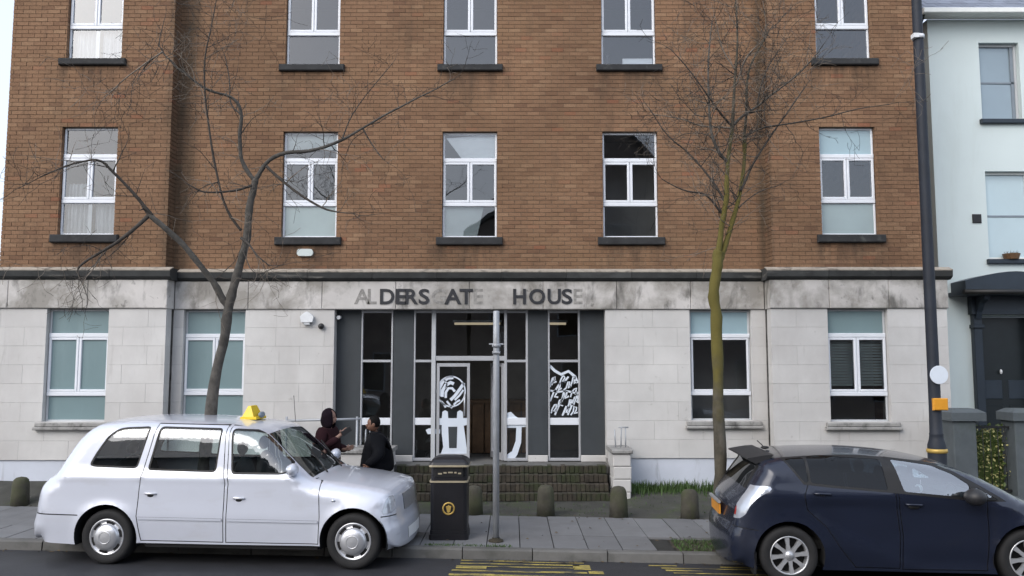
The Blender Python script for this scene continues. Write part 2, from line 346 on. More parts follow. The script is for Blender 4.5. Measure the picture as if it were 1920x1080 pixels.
DIRT = (.06, .055, .05)
M = {
 'brick': brick_material(),
 'mortar': MAT('mortar', (.155, .110, .075), .95, .25, 5),
 'stone': MAT('white_painted_stone', (.575, .568, .555), .75, .10, 1.1, bump=.12, bscale=30, objvar=.03,
      stains=[((.40, .375, .36), .45, (1, 1, .6), .45, .70, .55), ((.20, .185, .165), 2.6, (2.2, 2, .22), .61, .80, .6), ((.16, .15, .13), 5.0, None, .66, .80, .55)]),
 'fascia': MAT('stained_fascia_stone', (.54, .52, .50), .8, .10, 2, bump=.15, bscale=25, objvar=.05,
      stains=[((.24, .225, .20), 1.3, (.8, 1, .8), .44, .60, .85), ((.07, .067, .060), 2.6, (1.4, 2, .6), .53, .70, .75), ((.05, .05, .045), 9, (1, 1, .7), .62, .75, .7)]),
 'cornice': MAT('blackened_cornice_stone', (.040, .042, .042), .9, .3, 3, bump=.3, bscale=30, objvar=.25,
      stains=[((.22, .21, .19), 2.0, (.5, 1, 3.5), .60, .74, .7), ((.018, .020, .020), 4, (.6, 1, 2), .5, .7, .7)]),
 'cap': MAT('pale_cornice_top', (.36, .32, .27), .9, .25, 3, stains=[((.10, .09, .08), 3, None, .5, .65, .8)]),
 'sill': MAT('dark_stone_sill', (.026, .027, .029), .85, .35, 4, bump=.3, bscale=40, stains=[((.10, .10, .095), 6, None, .6, .75, .6)]),
 'gsill': MAT('grey_stone_sill', (.30, .295, .285), .85, .2, 4, bump=.2, bscale=40, stains=[((.06, .058, .055), 5, (1, 1, .6), .48, .66, .85)]),
 'plinth': MAT('pale_blue_painted_plinth', (.55, .585, .66), .75, .06, 2, objvar=.03, stains=[((.20, .20, .19), 2.2, (2, 2, .3), .58, .78, .7), ((.10, .11, .08), 1.2, None, .62, .75, .5)]),
 'pvc': MAT('white_window_frame', (.74, .77, .82), .35, .04, 3, stains=[((.35, .35, .34), 8, None, .68, .8, .4)]),
 'pvcgrey': MAT('grey_white_frame', (.50, .52, .54), .5, .08, 3),
 'alu': MAT('silver_aluminium_frame', (.50, .51, .53), .4, .08, 3, metal=.35),
 'slate': MAT('slate_blue_panel', (.040, .047, .053), .55, .12, 3, bump=.05, bscale=20, stains=[((.06, .07, .08), 1.5, (2, 2, .3), .55, .8, .5)]),
 'glass': GLASS('window_glass', (.93, .96, .97), 2.6, .02, wavy=.10),
 'shopglass': GLASS('entrance_glass', (.84, .90, .92), 2.4, .02, wavy=.05),
 'carglass': GLASS('car_glass', (.76, .86, .86), 3.0, .05),
 'skyglass': GLASS('blue_tinted_car_glass', (.70, .84, .88), 5.0, .12),
 'darkglass': GLASS('privacy_glass', (.03, .04, .05), .9, .0),
 'screen': GLASS('windscreen_glass', (.45, .52, .50), 1.6, .02),
 'tealblind': MAT('teal_roller_blind', (.40, .60, .62), .85, .06, 1.2, stains=[((.48, .64, .65), .9, (3, 1, .4), .5, .75, .5)]),
 'greyblind': MAT('grey_slatted_blind', (.28, .33, .33), .8, .15, 3),
 'tealfilm': MAT('teal_obscured_glass', (.185, .265, .28), .3, .05, 1.1, coat=1.0, stains=[((.24, .33, .345), .9, (3, 1, .5), .5, .75, .6)]),
 'palefilm': MAT('pale_obscured_glass', (.27, .34, .35), .3, .08, 1.4, coat=1.0),
 'bluefilm': MAT('pale_blue_obscured_glass', (.30, .42, .47), .3, .06, 1.4, coat=1.0),
 'whiteblind': MAT('white_blind', (.82, .85, .87), .8, .05, 2),
 'palepanel': MAT('pale_obscured_panel', (.55, .61, .60), .8, .10, 1.5),
 'curtain': MAT('white_net_curtain', (.56, .58, .60), .9, .12, 5, stains=[((.22, .23, .25), 3.5, (5, 5, .25), .5, .65, .8)]),
 'room': MAT('room_plaster', (.40, .40, .40), .9, .1, 1),
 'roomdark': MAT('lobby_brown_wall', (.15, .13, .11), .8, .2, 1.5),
 'wood': MAT('brown_wood', (.16, .09, .045), .5, .3, 5),
 'letter': MAT('dark_metal_letter', (.020, .021, .026), .55, .3, 14),
 'ghost': MAT('letter_ghost_stain', (.27, .26, .245), .85, .35, 16),
 'vinyl': MAT('white_window_vinyl', (.66, .72, .80), .6, .04, 3),
 'white': MAT('white_plastic', (.72, .74, .76), .45, .05, 6),
 'paper': MAT('bright_white_card', (.88, .90, .92), .6, .02, 4),
 'icefilm': MAT('pale_ice_blue_blind_glass', (.50, .63, .68), .35, .05, 1.2, coat=1.0),
 'sashfilm': MAT('blue_grey_blind_glass', (.27, .35, .41), .3, .05, 1.2, coat=1.0),
 'blackpl': MAT('black_plastic', (.018, .018, .020), .5, .2, 10),
 'asphalt': MAT('worn_asphalt', (.025, .026, .031), .62, .28, 2.2, bump=.5, bscale=90, detail=8,
      stains=[((.070, .070, .075), 55, None, .55, .72, .7), ((.014, .015, .017), .9, (.35, 1.6, 1), .5, .7, .75)]),
 'slab': MAT('concrete_paving_slab', (.150, .153, .160), .8, .10, 2, bump=.2, bscale=70, objvar=.10,
      stains=[((.10, .10, .10), 1.4, None, .5, .75, .6), ((.05, .05, .05), 14, None, .68, .76, .7)]),
 'kerb': MAT('granite_kerb', (.115, .113, .108), .8, .15, 4, bump=.25, bscale=60, objvar=.12, stains=[((.05, .052, .045), 3, None, .5, .7, .7)]),
 'joint': MAT('joint_grit', (.024, .024, .022), .95, .3, 8),
 'fore': MAT('mossy_forecourt_tarmac', (.046, .046, .040), .95, .3, 2.5, bump=.5, bscale=60, stains=[((.045, .060, .022), 1.8, None, .50, .68, .8), ((.13, .125, .11), 6, None, .6, .75, .6)]),
 'soil': MAT('dark_soil', (.040, .034, .022), .95, .35, 9, bump=.6, bscale=60),
 'grass': MAT('short_green_grass', (.050, .095, .022), .7, .4, 5, coord=None),
 'yellow': MAT('worn_yellow_paint', (.40, .32, .075), .7, .2, 6, stains=[((.05, .05, .05), 5, (.6, 2.5, 1), .44, .60, .95), ((.06, .06, .06), 40, None, .56, .66, .85)]),
 'stepbrick': MAT('mossy_step_brick', (.046, .038, .028), .92, .35, 7, bump=.6, bscale=40, objvar=.25, stains=[((.026, .036, .012), 3.5, None, .46, .62, .8), ((.03, .03, .026), 8, None, .55, .7, .7)]),
 'bollard': MAT('mossy_granite_bollard', (.060, .056, .043), .95, .25, 9, bump=.5, bscale=50, stains=[((.055, .062, .028), 3.2, None, .42, .62, .85), ((.16, .15, .12), 12, None, .66, .74, .5)]),
 'binblack': MAT('black_bin_plastic', (.009, .009, .012), .38, .25, 5),
 'gold': MAT('gold_paint', (.50, .34, .09), .4, .15, 10, metal=.3),
 'goldband': MAT('pale_gold_band', (.48, .42, .30), .35, .12, 10, metal=.4),
 'polegrey': MAT('galvanised_steel_post', (.36, .38, .41), .5, .12, 8, metal=.2, stains=[((.13, .12, .11), 6, (1, 1, .2), .56, .75, .7)]),
 'lampblack': MAT('blue_black_lamp_paint', (.014, .019, .030), .65, .2, 5),
 'orange': MAT('orange_plastic', (.68, .30, .02), .5, .10, 8),
 'bark': MAT('grey_brown_bark', (.080, .074, .066), .95, .35, 14, bump=.7, bscale=45, stains=[((.12, .115, .10), 5, (1, 1, .4), .56, .7, .7), ((.030, .028, .024), 4, None, .52, .7, .7)]),
 'barkgreen': MAT('algae_covered_bark', (.070, .062, .046), .95, .35, 9, bump=.7, bscale=45, stains=[((.115, .105, .085), 5, (1, 1, .4), .56, .7, .7), ((.035, .033, .026), 4, None, .52, .7, .7)], algae=(2.0, 5.2, (.128, .108, .020))),
 'twig': MAT('dark_twig', (.050, .043, .037), .9, .3, 8),
 'twigpale': MAT('pale_twig', (.17, .142, .115), .9, .3, 8),
 'mint': MAT('pale_mint_render', (.67, .76, .76), .85, .03, .8, bump=.1, bscale=40, stains=[((.56, .63, .61), 1.2, (2, 1, .35), .55, .8, .5)]),
 'tar': MAT('black_tarred_wall', (.012, .014, .013), .9, .3, 3),  # deep shade of the narrow alley put into the wall colour
 'bluegrey': MAT('dark_blue_grey_joinery', (.022, .033, .048), .45, .12, 4),
 'doordark': MAT('black_green_door_paint', (.010, .015, .018), .35, .2, 4),
 'rslate': MAT('blue_grey_roof_slate', (.17, .19, .24), .6, .12, 3, objvar=.16),
 'gutter': MAT('pale_gutter_paint', (.80, .82, .80), .6, .06, 4),
 'sashgrey': MAT('blue_grey_sash', (.22, .26, .30), .5, .1, 4),
 'pier': MAT('blue_grey_stone_pier', (.085, .10, .11), .85, .15, 4, bump=.2, stains=[((.055, .075, .055), 2, None, .5, .72, .6)]),
 'iron': MAT('black_iron', (.014, .015, .016), .5, .2, 6),
 'hedge': MAT('ivy_leaf_green', (.075, .11, .028), .55, .35, 14),
 'hedgeyel': MAT('ivy_leaf_yellow', (.42, .40, .17), .55, .3, 14),
 'cab': MAT('silver_white_car_paint', (.61, .64, .725), .30, .02, 2, metal=.18, coat=1.0, stains=[((.42, .41, .40), 1.5, (1, 1, 3), .55, .8, .3)]),
 'navy': MAT('dark_navy_car_paint', (.011, .0155, .033), .25, .08, 3, metal=.2, coat=.6, stains=[((.05, .05, .055), 2.2, (1, 1, 2), .6, .8, .25)]),
 'rubber': MAT('tyre_rubber', (.013, .013, .014), .8, .25, 8, bump=.2),
 'seal': MAT('black_window_rubber', (.010, .010, .011), .55, .2, 8),
 'hub': MAT('silver_hubcap', (.60, .61, .64), .32, .06, 8, metal=.7),
 'alloy': MAT('silver_alloy', (.55, .56, .58), .35, .06, 8, metal=.6),
 'under': MAT('black_underbody', (.008, .008, .009), .9, .2, 5),
 'seat': MAT('grey_car_seat', (.055, .058, .065), .85, .2, 9),
 'red': MAT('red_lamp_lens', (.40, .035, .03), .2, .1, 8, coat=1),
 'clearlens': MAT('clear_lamp_lens', (.47, .50, .56), .15, .06, 8, metal=.4, coat=1),
 'amber': MAT('amber_number_plate', (.62, .26, .03), .4, .08, 12),
 'taxisign': MAT('yellow_taxi_sign', (.80, .56, .03), .4, .06, 8),
 'maroon': MAT('maroon_jacket_cloth', (.026, .010, .013), .9, .25, 10, spec=.12, bump=.4, bscale=30),
 'hood': MAT('dark_plum_hood_cloth', (.010, .006, .010), .9, .25, 10, spec=.12, bump=.4, bscale=30),
 'blackcoat': MAT('black_padded_jacket', (.0045, .005, .007), .75, .3, 8, spec=.12, bump=.5, bscale=18),
 'trouser': MAT('dark_trousers', (.015, .015, .019), .9, .25, 10),
 'skinl': MAT('light_skin', (.26, .155, .12), .6, .1, 14),
 'skinb': MAT('brown_skin', (.17, .085, .055), .6, .1, 14),
 'hair': MAT('black_hair', (.004, .0035, .0035), .7, .3, 30, spec=.12),
 'tube': EMIT('lit_fluorescent_tube', (1, .80, .55), .34),
 'oppbrick': MAT('dull_brown_brick', (.15, .125, .11), .9, .3, 2),
 'opproof': MAT('dark_roof_slates', (.05, .054, .062), .7, .25, 2),
}

# ------------------------------------------------------------------ ground, road, pavement
KERB = lambda x: 10.35 - .085 * x
BACK = lambda x: 12.62 - .105 * x
PAVE_Z = .12

g = MB(); g.add([(-250, -250, -.03), (250, -250, -.03), (250, 250, -.03), (-250, 250, -.03)], [(0, 1, 2, 3)])
tag(g.build('ground', M['asphalt']), kind='structure')
rd = MB(); xs = [-60, -20, -10, 0, 10, 20, 60]
rd.add([(x, -7 - .085 * x, 0) for x in xs] + [(x, KERB(x), 0) for x in xs], [(i, i+1, i+8, i+7) for i in range(6)])
tag(rd.build('road', M['asphalt']), kind='structure')

kerb = tag(empty('kerb', (0, 10, 0)), kind='structure')
x = -13.0
while x < 9:
    L = rnd.uniform(.84, .95); j = rnd.uniform(-.006, .006)
    mb = MB(); a, b_ = x + .006, x + L - .006
    y0, y1 = KERB(a) + j, KERB(b_) + j
    vs = [(a, y0, -.02), (b_, y1, -.02), (b_, y1 + .14, -.02), (a, y0 + .14, -.02),
          (a, y0 + .015, PAVE_Z - .02), (b_, y1 + .015, PAVE_Z - .02),
          (a, y0 + .035, PAVE_Z + j), (b_, y1 + .035, PAVE_Z + j), (b_, y1 + .14, PAVE_Z + j), (a, y0 + .14, PAVE_Z + j)]
    mb.add(vs, [(0, 1, 5, 4), (4, 5, 7, 6), (6, 7, 8, 9), (1, 2, 8, 7, 5), (3, 0, 4, 6, 9), (2, 3, 9, 8)])
    mb.build('kerb_stone', M['kerb'], kerb)
    x += L

pave = tag(empty('pavement', (0, 11.5, 0)), kind='structure')
bed = MB()
bed.add([(x, KERB(x) + .145, .09) for x in xs] + [(x, BACK(x) + .05, .09) for x in xs], [(i, i+1, i+8, i+7) for i in range(6)])
bed.build('paving_bed', M['joint'], pave)
PITS = [(2.02, 3.12), (-4.45, -3.35)]
SW = .42
for row in range(2):
    k = 0
    for k in range(-29, 20):
        x0 = k * SW + .10 + row * .0; x1 = x0 + SW
        if row == 0 and any(x1 > p[0] + .05 and x0 < p[1] - .05 for p in PITS): continue
        t0, t1 = (0, .36) if row == 0 else (.36, 1)
        f = lambda x, t: KERB(x) + .148 + t * (BACK(x) - KERB(x) - .148)
        g_ = .006; z = PAVE_Z + rnd.uniform(-.004, .003); zt = rnd.uniform(-.003, .003)
        P_ = [(x0+g_, f(x0, t0)+.002), (x1-g_, f(x1, t0)+.002), (x1-g_, f(x1, t1)-.002), (x0+g_, f(x0, t1)-.002)]
        mb = MB()
        mb.add([(p[0], p[1], .092) for p in P_] + [(p[0], p[1], z + (zt if i in (1, 2) else 0)) for i, p in enumerate(P_)],
               [(4, 5, 6, 7), (0, 1, 5, 4), (1, 2, 6, 5), (2, 3, 7, 6), (3, 0, 4, 7)])
        mb.build('paving_slab', M['slab'], pave)
for (a, b_) in PITS:
    mb = MB(); n = 8
    vs = []; fs = []
    for i in range(n + 1):
        for j in range(n + 1):
            X = a + (b_ - a) * i / n; t = j / n
            Y = KERB(X) + .15 + t * .70
            vs.append((X, Y, .10 + .012 * math.sin(i * 2.1 + j * 1.3) + (.012 if 0 < i < n and 0 < j < n else 0)))
    for i in range(n):
        for j in range(n):
            fs.append((i*(n+1)+j, (i+1)*(n+1)+j, (i+1)*(n+1)+j+1, i*(n+1)+j+1))
    mb.add(vs, fs, True)
    tag(mb.build('tree_pit_soil', M['soil']), kind='structure')

# forecourt between pavement and building
def fore_z(x, y):
    t = min(1, max(0, (y - BACK(x)) / (14.4 - BACK(x))))
    top = .38 if x < -4.2 else (.13 if -3.2 < x < 1.9 else .20)
    if -4.2 <= x <= -3.2: top = .38 + (.13 - .38) * (x + 4.2)
    return .10 + (top - .10) * t
fm = MB(); nx, ny = 60, 10; vs = []; fs = []
for i in range(nx + 1):
    for j in range(ny + 1):
        X = -12 + 19.6 * i / nx; Y = BACK(X) + (14.9 - BACK(X)) * j / ny
        vs.append((X, Y, fore_z(X, Y) + rnd.uniform(-.008, .008)))
for i in range(nx):
    for j in range(ny):
        fs.append((i*(ny+1)+j, (i+1)*(ny+1)+j, (i+1)*(ny+1)+j+1, i*(ny+1)+j+1))
fm.add(vs, fs, True)
tag(fm.build('forecourt', M['fore']), kind='structure')
fy = MB(); fy.add([(7.6, BACK(7.6), .10), (20, BACK(20), .10), (20, 17, .12), (7.6, 17, .12)], [(0, 1, 2, 3)])
tag(fy.build('front_yard_ground', M['fore']), kind='structure')
# far pavement on the camera's side
op = MB(); op.box(-60, 60, -10, -3.2, -.02, .12)
tag(op.build('opposite_pavement', M['slab']), kind='structure')

# ---- yellow lettering strokes on the road, very oblique
ym = tag(empty('road_marking', (0, 10, 0)), kind='structure')
def road_quad(x0, x1, dy0, dy1, sk=0.0):
    z = .004
    mb = MB(); f = lambda x, d: (x, KERB(x) - d, z)
    n = max(1, int((x1 - x0) / .1)); vs = []; fs = []
    for i in range(n + 1):
        X = x0 + (x1 - x0) * i / n
        vs += [f(X + sk, dy0), f(X, dy1)]
    for i in range(n): fs.append((2*i, 2*i+2, 2*i+3, 2*i+1))
    mb.add(vs, fs); mb.build('painted_stroke', M['yellow'], ym)
for a in [(-.62, .22, .055, .10), (.02, .86, .085, .12), (-.62, .80, .20, .245), (.72, .92, .20, .42), (-.66, .74, .335, .375), (-.66, -.30, .375, .47),
          (.88, 1.05, .46, .60), (-.7, .86, .53, .60), (-.72, -.2, .70, .80), (-.2, 1.0, .72, .78), (-.75, .95, .92, 1.0)]:
    road_quad(*a)
for a in [(1.62, 1.95, .12, .165), (1.75, 2.9, .24, .275), (2.45, 2.9, .14, .18), (1.78, 2.2, .33, .40), (1.85, 3.0, .46, .50), (1.9, 2.5, .6, .68)]:
    road_quad(*a)

# ------------------------------------------------------------------ office building
B = thing('office_building', 'long brown brick office block with white painted stone ground floor and recessed entrance', 'building', (0, 14.8, 0))
YC, YW = 14.80, 14.50                       # brick faces: centre, wings
XL, XA, XB, XR = -9.05, -6.116, 4.60, 7.34  # left end, returns, right end
TOPZ = 11.26
UP = [(4.51, 4.655, 6.61), (7.735, 7.86, 9.835)]    # sill underside, sill top, head
COLS = {'w': [(-8.06, -7.06), (5.50, 6.50)], 'c': [(-4.18, -3.18), (-1.27, -.27), (1.65, 2.66)]}

def wall_holes(mb, x0, x1, z0, z1, y0, y1, holes):
    xs = sorted({x0, x1, *[h[i] for h in holes for i in (0, 1) if x0 < h[i] < x1]})
    zs = sorted({z0, z1, *[h[i] for h in holes for i in (2, 3) if z0 < h[i] < z1]})
    nx, nz = len(xs) - 1, len(zs) - 1
    solid = [[not any(h[0] - 1e-6 <= xs[i] and xs[i+1] <= h[1] + 1e-6 and h[2] - 1e-6 <= zs[k] and zs[k+1] <= h[3] + 1e-6 for h in holes) for k in range(nz)] for i in range(nx)]
    S = lambda i, k: 0 <= i < nx and 0 <= k < nz and solid[i][k]
    for i in range(nx):
        for k in range(nz):
            if not solid[i][k]: continue
            a, b, c, d = xs[i], xs[i+1], zs[k], zs[k+1]
            mb.add([(a,y0,c),(b,y0,c),(b,y0,d),(a,y0,d)], [(0,1,2,3)])
            mb.add([(a,y1,c),(b,y1,c),(b,y1,d),(a,y1,d)], [(0,3,2,1)])
            if not S(i-1,k): mb.add([(a,y0,c),(a,y1,c),(a,y1,d),(a,y0,d)], [(0,3,2,1)])
            if not S(i+1,k): mb.add([(b,y0,c),(b,y1,c),(b,y1,d),(b,y0,d)], [(0,1,2,3)])
            if not S(i,k-1): mb.add([(a,y0,c),(b,y0,c),(b,y1,c),(a,y1,c)], [(0,3,2,1)])
            if not S(i,k+1): mb.add([(a,y0,d),(b,y0,d),(b,y1,d),(a,y1,d)], [(0,1,2,3)])

def spans(x0, x1, cuts):
    out = [(x0, x1)]
    for a, b in cuts:
        nx = []
        for p, q in out:
            if b <= p or a >= q: nx.append((p, q)); continue
            if a > p: nx.append((p, a))
            if b < q: nx.append((b, q))
        out = nx
    return out

bricks = []      # (x0,x1,z0,z1,yf,whole)
def lay(x0, x1, yf, holes):
    nc = int(round((TOPZ - BR_Z0) / BR_H))
    for c in range(nc):
        zb = BR_Z0 + c * BR_H
        off = (c % 2) * .5 * BR_L
        k0 = int(math.floor((x0 + yf - off) / BR_L)); k1 = int(math.ceil((x1 + yf - off) / BR_L))
        cuts = [(h[0], h[1]) for h in holes if h[2] < zb + .04 and h[3] > zb + .04]
        for k in range(k0, k1):
            a = k * BR_L + off - yf; b = a + BR_L
            a0, b0 = a + JT / 2, b - JT / 2
            a1, b1 = max(a0, x0), min(b0, x1)
            if b1 - a1 < .02: continue
            for p, q in spans(a1, b1, cuts):
                if q - p < .02: continue
                bricks.append((p, q, zb + JT / 2, zb + BR_H - JT / 2, yf, (q - p) > BR_L - JT - .001))
HC = [(a, b, s, h) for (a, b) in COLS['c'] for (s, t, h) in UP]
HW = [(a, b, s, h) for (a, b) in COLS['w'] for (s, t, h) in UP]
lay(XL, XA, YW, HW); lay(XA, XB, YC, HC); lay(XB, XR, YW, HW)
whole = [i for i, b in enumerate(bricks) if b[5] and b[2] < 9.0]
whole.sort(key=lambda i: ((bricks[i][0] + .11) ** 2 + bricks[i][4] ** 2 + (bricks[i][2] - CAM_H) ** 2))
single = set(whole[:300])
bm_one = MB(); hl, hh = (BR_L - JT) / 2, (BR_H - JT) / 2
bm_one.bbox(-hl, hl, 0, .09, -hh, hh, .004)
proto = None
mass = MB()
for i, (a, b, c, d, yf, w) in enumerate(bricks):
    j = rnd.uniform(-.0025, .0025)
    if i in single:
        loc = Vector(((a + b) / 2, yf + j, (c + d) / 2)) - B.location
        if proto is None:
            proto = bm_one.build('brick', M['brick'], B, local=True); proto.location = loc
        else:
            o = proto.copy(); COL.objects.link(o); o.parent = B; o.location = loc
    else:
        y0 = yf + j
        mass.add([(a, y0, c), (b, y0, c), (b, y0, d), (a, y0, d), (a, y0 + .09, c), (b, y0 + .09, c), (b, y0 + .09, d), (a, y0 + .09, d)],
                 [(0, 1, 2, 3), (0, 4, 5, 1), (1, 5, 6, 2), (2, 6, 7, 3), (3, 7, 4, 0)])
# bricks on the two returns
for c in range(int(round((TOPZ - BR_Z0) / BR_H))):
    zb = BR_Z0 + c * BR_H + JT / 2; zt = zb + BR_H - JT
    mass.box(XA - .09, XA + rnd.uniform(-.002, .002), YW + .10, YC + .02, zb, zt)
    mass.box(XB + rnd.uniform(-.002, .002), XB + .09, YW + .10, YC + .02, zb, zt)
tag(mass.build('brickwork', M['brick'], B, fix=False), kind='stuff')
mw = MB()
ex = lambda H: [(h[0] - .004, h[1] + .004, h[2] - .002, h[3] + .004) for h in H]
wall_holes(mw, XL + .01, XA - .012, BR_Z0 - .02, TOPZ - .01, YW + .008, YW + .30, ex(HW))
wall_holes(mw, XA - .2, XB + .2, BR_Z0 - .02, TOPZ - .01, YC + .008, YC + .30, ex(HC))
wall_holes(mw, XB + .012, XR - .01, BR_Z0 - .02, TOPZ - .01, YW + .008, YW + .30, ex(HW))
mw.build('mortar_bed', M['mortar'], B, fix=False)
co = MB(); co.box(XL - .06, XA + .06, YW - .06, YW + .36, TOPZ, TOPZ + .12); co.box(XB - .06, XR + .06, YW - .06, YW + .36, TOPZ, TOPZ + .12)
co.box(XA + .06, XB - .06, YC - .06, YC + .36, TOPZ, TOPZ + .12); co.build('parapet_coping', M['sill'], B)
sh = MB()
sh.box(XL + .02, XL + .25, YW + .31, 27, 0, TOPZ - .02); sh.box(XR - .25, XR - .02, YW + .31, 27, 0, TOPZ - .02); sh.box(XL + .02, XR - .02, 27, 27.2, 0, TOPZ - .02)
sh.build('side_wall', M['brick'], B)
rf = MB(); rf.box(XL + .26, XR - .26, YC + .32, 26.9, 10.7, 10.9); rf.build('flat_roof', M['opproof'], B)
# rooms
rm = MB()
for z in (.50, 3.62, 6.90): rm.box(XL + .26, XR - .26, YC + .32, 20.5, z, z + .12)
rm.box(XL + .26, XR - .26, 19.4, 19.5, .62, 3.62); rm.box(XL + .26, XR - .26, 18.6, 18.7, 3.74, 6.9); rm.box(XL + .26, XR - .26, 18.6, 18.7, 7.02, 10.6)
for X in (-6.3, -2.4, .7, 4.9): rm.box(X, X + .1, YC + .32, 18.6, 3.74, 6.9); rm.box(X, X + .1, YC + .32, 18.6, 7.02, 10.6)
for X in (-6.3, -3.4, 1.9, 4.9): rm.box(X, X + .1, YC + .42, 19.4, .62, 3.62)
rm.box(2.02, 4.88, 16.3, 16.4, .63, 3.6); rm.box(5.02, 7.0, 16.1, 16.2, .63, 3.6); rm.box(.82, 4.88, 16.6, 16.7, 3.75, 6.88)  # nearer back walls added to catch light behind the dark windows
rm.build('interior_wall', M['room'], B)
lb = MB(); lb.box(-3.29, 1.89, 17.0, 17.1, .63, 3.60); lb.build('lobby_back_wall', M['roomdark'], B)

# ---- stone ground floor
SC_Y, SW_Y = 14.72, 14.42
G = [(-8.12, -7.04, 'w'), (-5.85, -4.75, 'c'), (3.165, 4.26, 'c'), (5.51, 6.555, 'w')]
GZ = (1.245, 1.375, 3.345)
ENT = (-3.163, 1.662, .64)
PL_Z = .73
def blocks(x0, x1, z0, z1, yf, holes, L, H, name, mat, jit=.0015, depth=.22, b=.0018, phase=0.0):
    n = max(1, round((z1 - z0) / H)); h = (z1 - z0) / n
    for c in range(n):
        zb, zt = z0 + c * h, z0 + (c + 1) * h
        cuts = [(q[0], q[1]) for q in holes if q[2] < (zb + zt) / 2 < q[3]]
        for p, q in spans(x0, x1, cuts):
            off = ((c % 2) * .5 + phase) * L
            cutx = [p] + [X for X in [(k * L + off - 30) for k in range(0, 140)] if p + .14 < X < q - .14] + [q]
            for a, d in zip(cutx[:-1], cutx[1:]):
                mb = MB(); y0 = yf + rnd.uniform(-jit, jit)
                mb.bbox(a + .001, d - .001, y0, y0 + depth, zb + .001, zt - .001, b)
                mb.build(name, M[mat], B)
GH = lambda s: [(a, b, GZ[0], 3.4) for a, b, t in G if t == s]
SXL, SXR = -10.2, 7.60
blocks(SXL, XA + .08, PL_Z, 3.345, SW_Y, GH('w'), .86, .327, 'stone_block', 'stone')
blocks(XA + .082, ENT[0], PL_Z, 3.345, SC_Y, GH('c'), .86, .327, 'stone_block', 'stone')
blocks(ENT[1], XB - .082, PL_Z, 3.345, SC_Y, GH('c'), .86, .327, 'stone_block', 'stone', phase=.3)
blocks(XB - .08, SXR, PL_Z, 3.345, SW_Y, GH('w'), .86, .327, 'stone_block', 'stone', phase=.15)
blocks(SXL, XA + .08, .0, PL_Z - .004, SW_Y + .03, [], 1.4, .8, 'plinth_block', 'plinth')
blocks(XA + .082, ENT[0] - .30, .0, PL_Z - .004, SC_Y + .03, [], 1.4, .8, 'plinth_block', 'plinth')
blocks(ENT[1] + .30, XB - .082, .0, PL_Z - .004, SC_Y + .03, [], 1.05, .8, 'plinth_block', 'plinth')
blocks(XB - .08, SXR, .0, PL_Z - .004, SW_Y + .03, [], 1.4, .8, 'plinth_block', 'plinth')
bk = MB()
ghx = lambda s: [(a - .01, b + .01, GZ[0] - .02, 3.5) for a, b, t in G if t == s]
wall_holes(bk, SXL + .01, XA, .05, 4.0, SW_Y + .05, SW_Y + .34, ghx('w'))
wall_holes(bk, XA - .1, XB + .1, .05, 4.0, SC_Y + .05, SC_Y + .34, ghx('c') + [(ENT[0] - .004, ENT[1] + .004, .05, 3.5)])
wall_holes(bk, XB, SXR - .01, .05, 4.0, SW_Y + .05, SW_Y + .34, ghx('w'))
bk.build('backing_wall', M['gsill'], B, fix=False)
# fascia (sub-parts: blocks as parts, letters as sub-parts of the name course)
FZ0, FZ1 = 3.345, 3.845
def run(x0, x1, y, z0, z1, L, name, mat, dep, b=.01):
    n = max(1, round((x1 - x0) / L)); l = (x1 - x0) / n; out = []
    for k in range(n):
        mb = MB(); j = rnd.uniform(-.003, .003)
        mb.bbox(x0 + k*l + .003, x0 + (k+1)*l - .003, y + j * .3, y + dep, z0 + .002, z1 - .002, b)
        out.append(mb.build(name, M[mat], B))
    return out
run(SXL, XA + .10, SW_Y - .035, FZ0, FZ1, 1.2, 'fascia_stone', 'fascia', .30)
run(XA + .102, XB - .102, SC_Y - .035, FZ0, FZ1, 1.33, 'fascia_stone', 'fascia', .30)
run(XB - .10, SXR + .02, SW_Y - .035, FZ0, FZ1, 1.2, 'fascia_stone', 'fascia', .30)
def cornice(x0, x1, y):
    n = max(1, round((x1 - x0) / 1.1)); l = (x1 - x0) / n
    for k in range(n):
        a, b_ = x0 + k*l + .003, x0 + (k+1)*l - .003
        j = rnd.uniform(-.004, .004)
        mb = MB(); pr = [(y + .30, 3.848), (y - .02, 3.848), (y - .06, 3.87), (y - .10 + j, 3.90), (y - .11 + j, 4.00), (y + .02, 4.055), (y + .30, 4.055)]
        mb.prism(pr, a, b_, 'x'); mb.build('cornice_stone', M['cornice'], B)
        tp = MB(); tp.prism([(y - .112 + j, 4.002), (y - .112 + j, 4.022), (y + .02, 4.075), (y + .06, 4.075), (y + .06, 4.06), (y + .019, 4.058)], a, b_, 'x')
        tp.build('cornice_top', M['cap'], B)
cornice(SXL, XA + .16, SW_Y); cornice(XA + .163, XB - .163, SC_Y); cornice(XB - .16, SXR + .08, SW_Y)

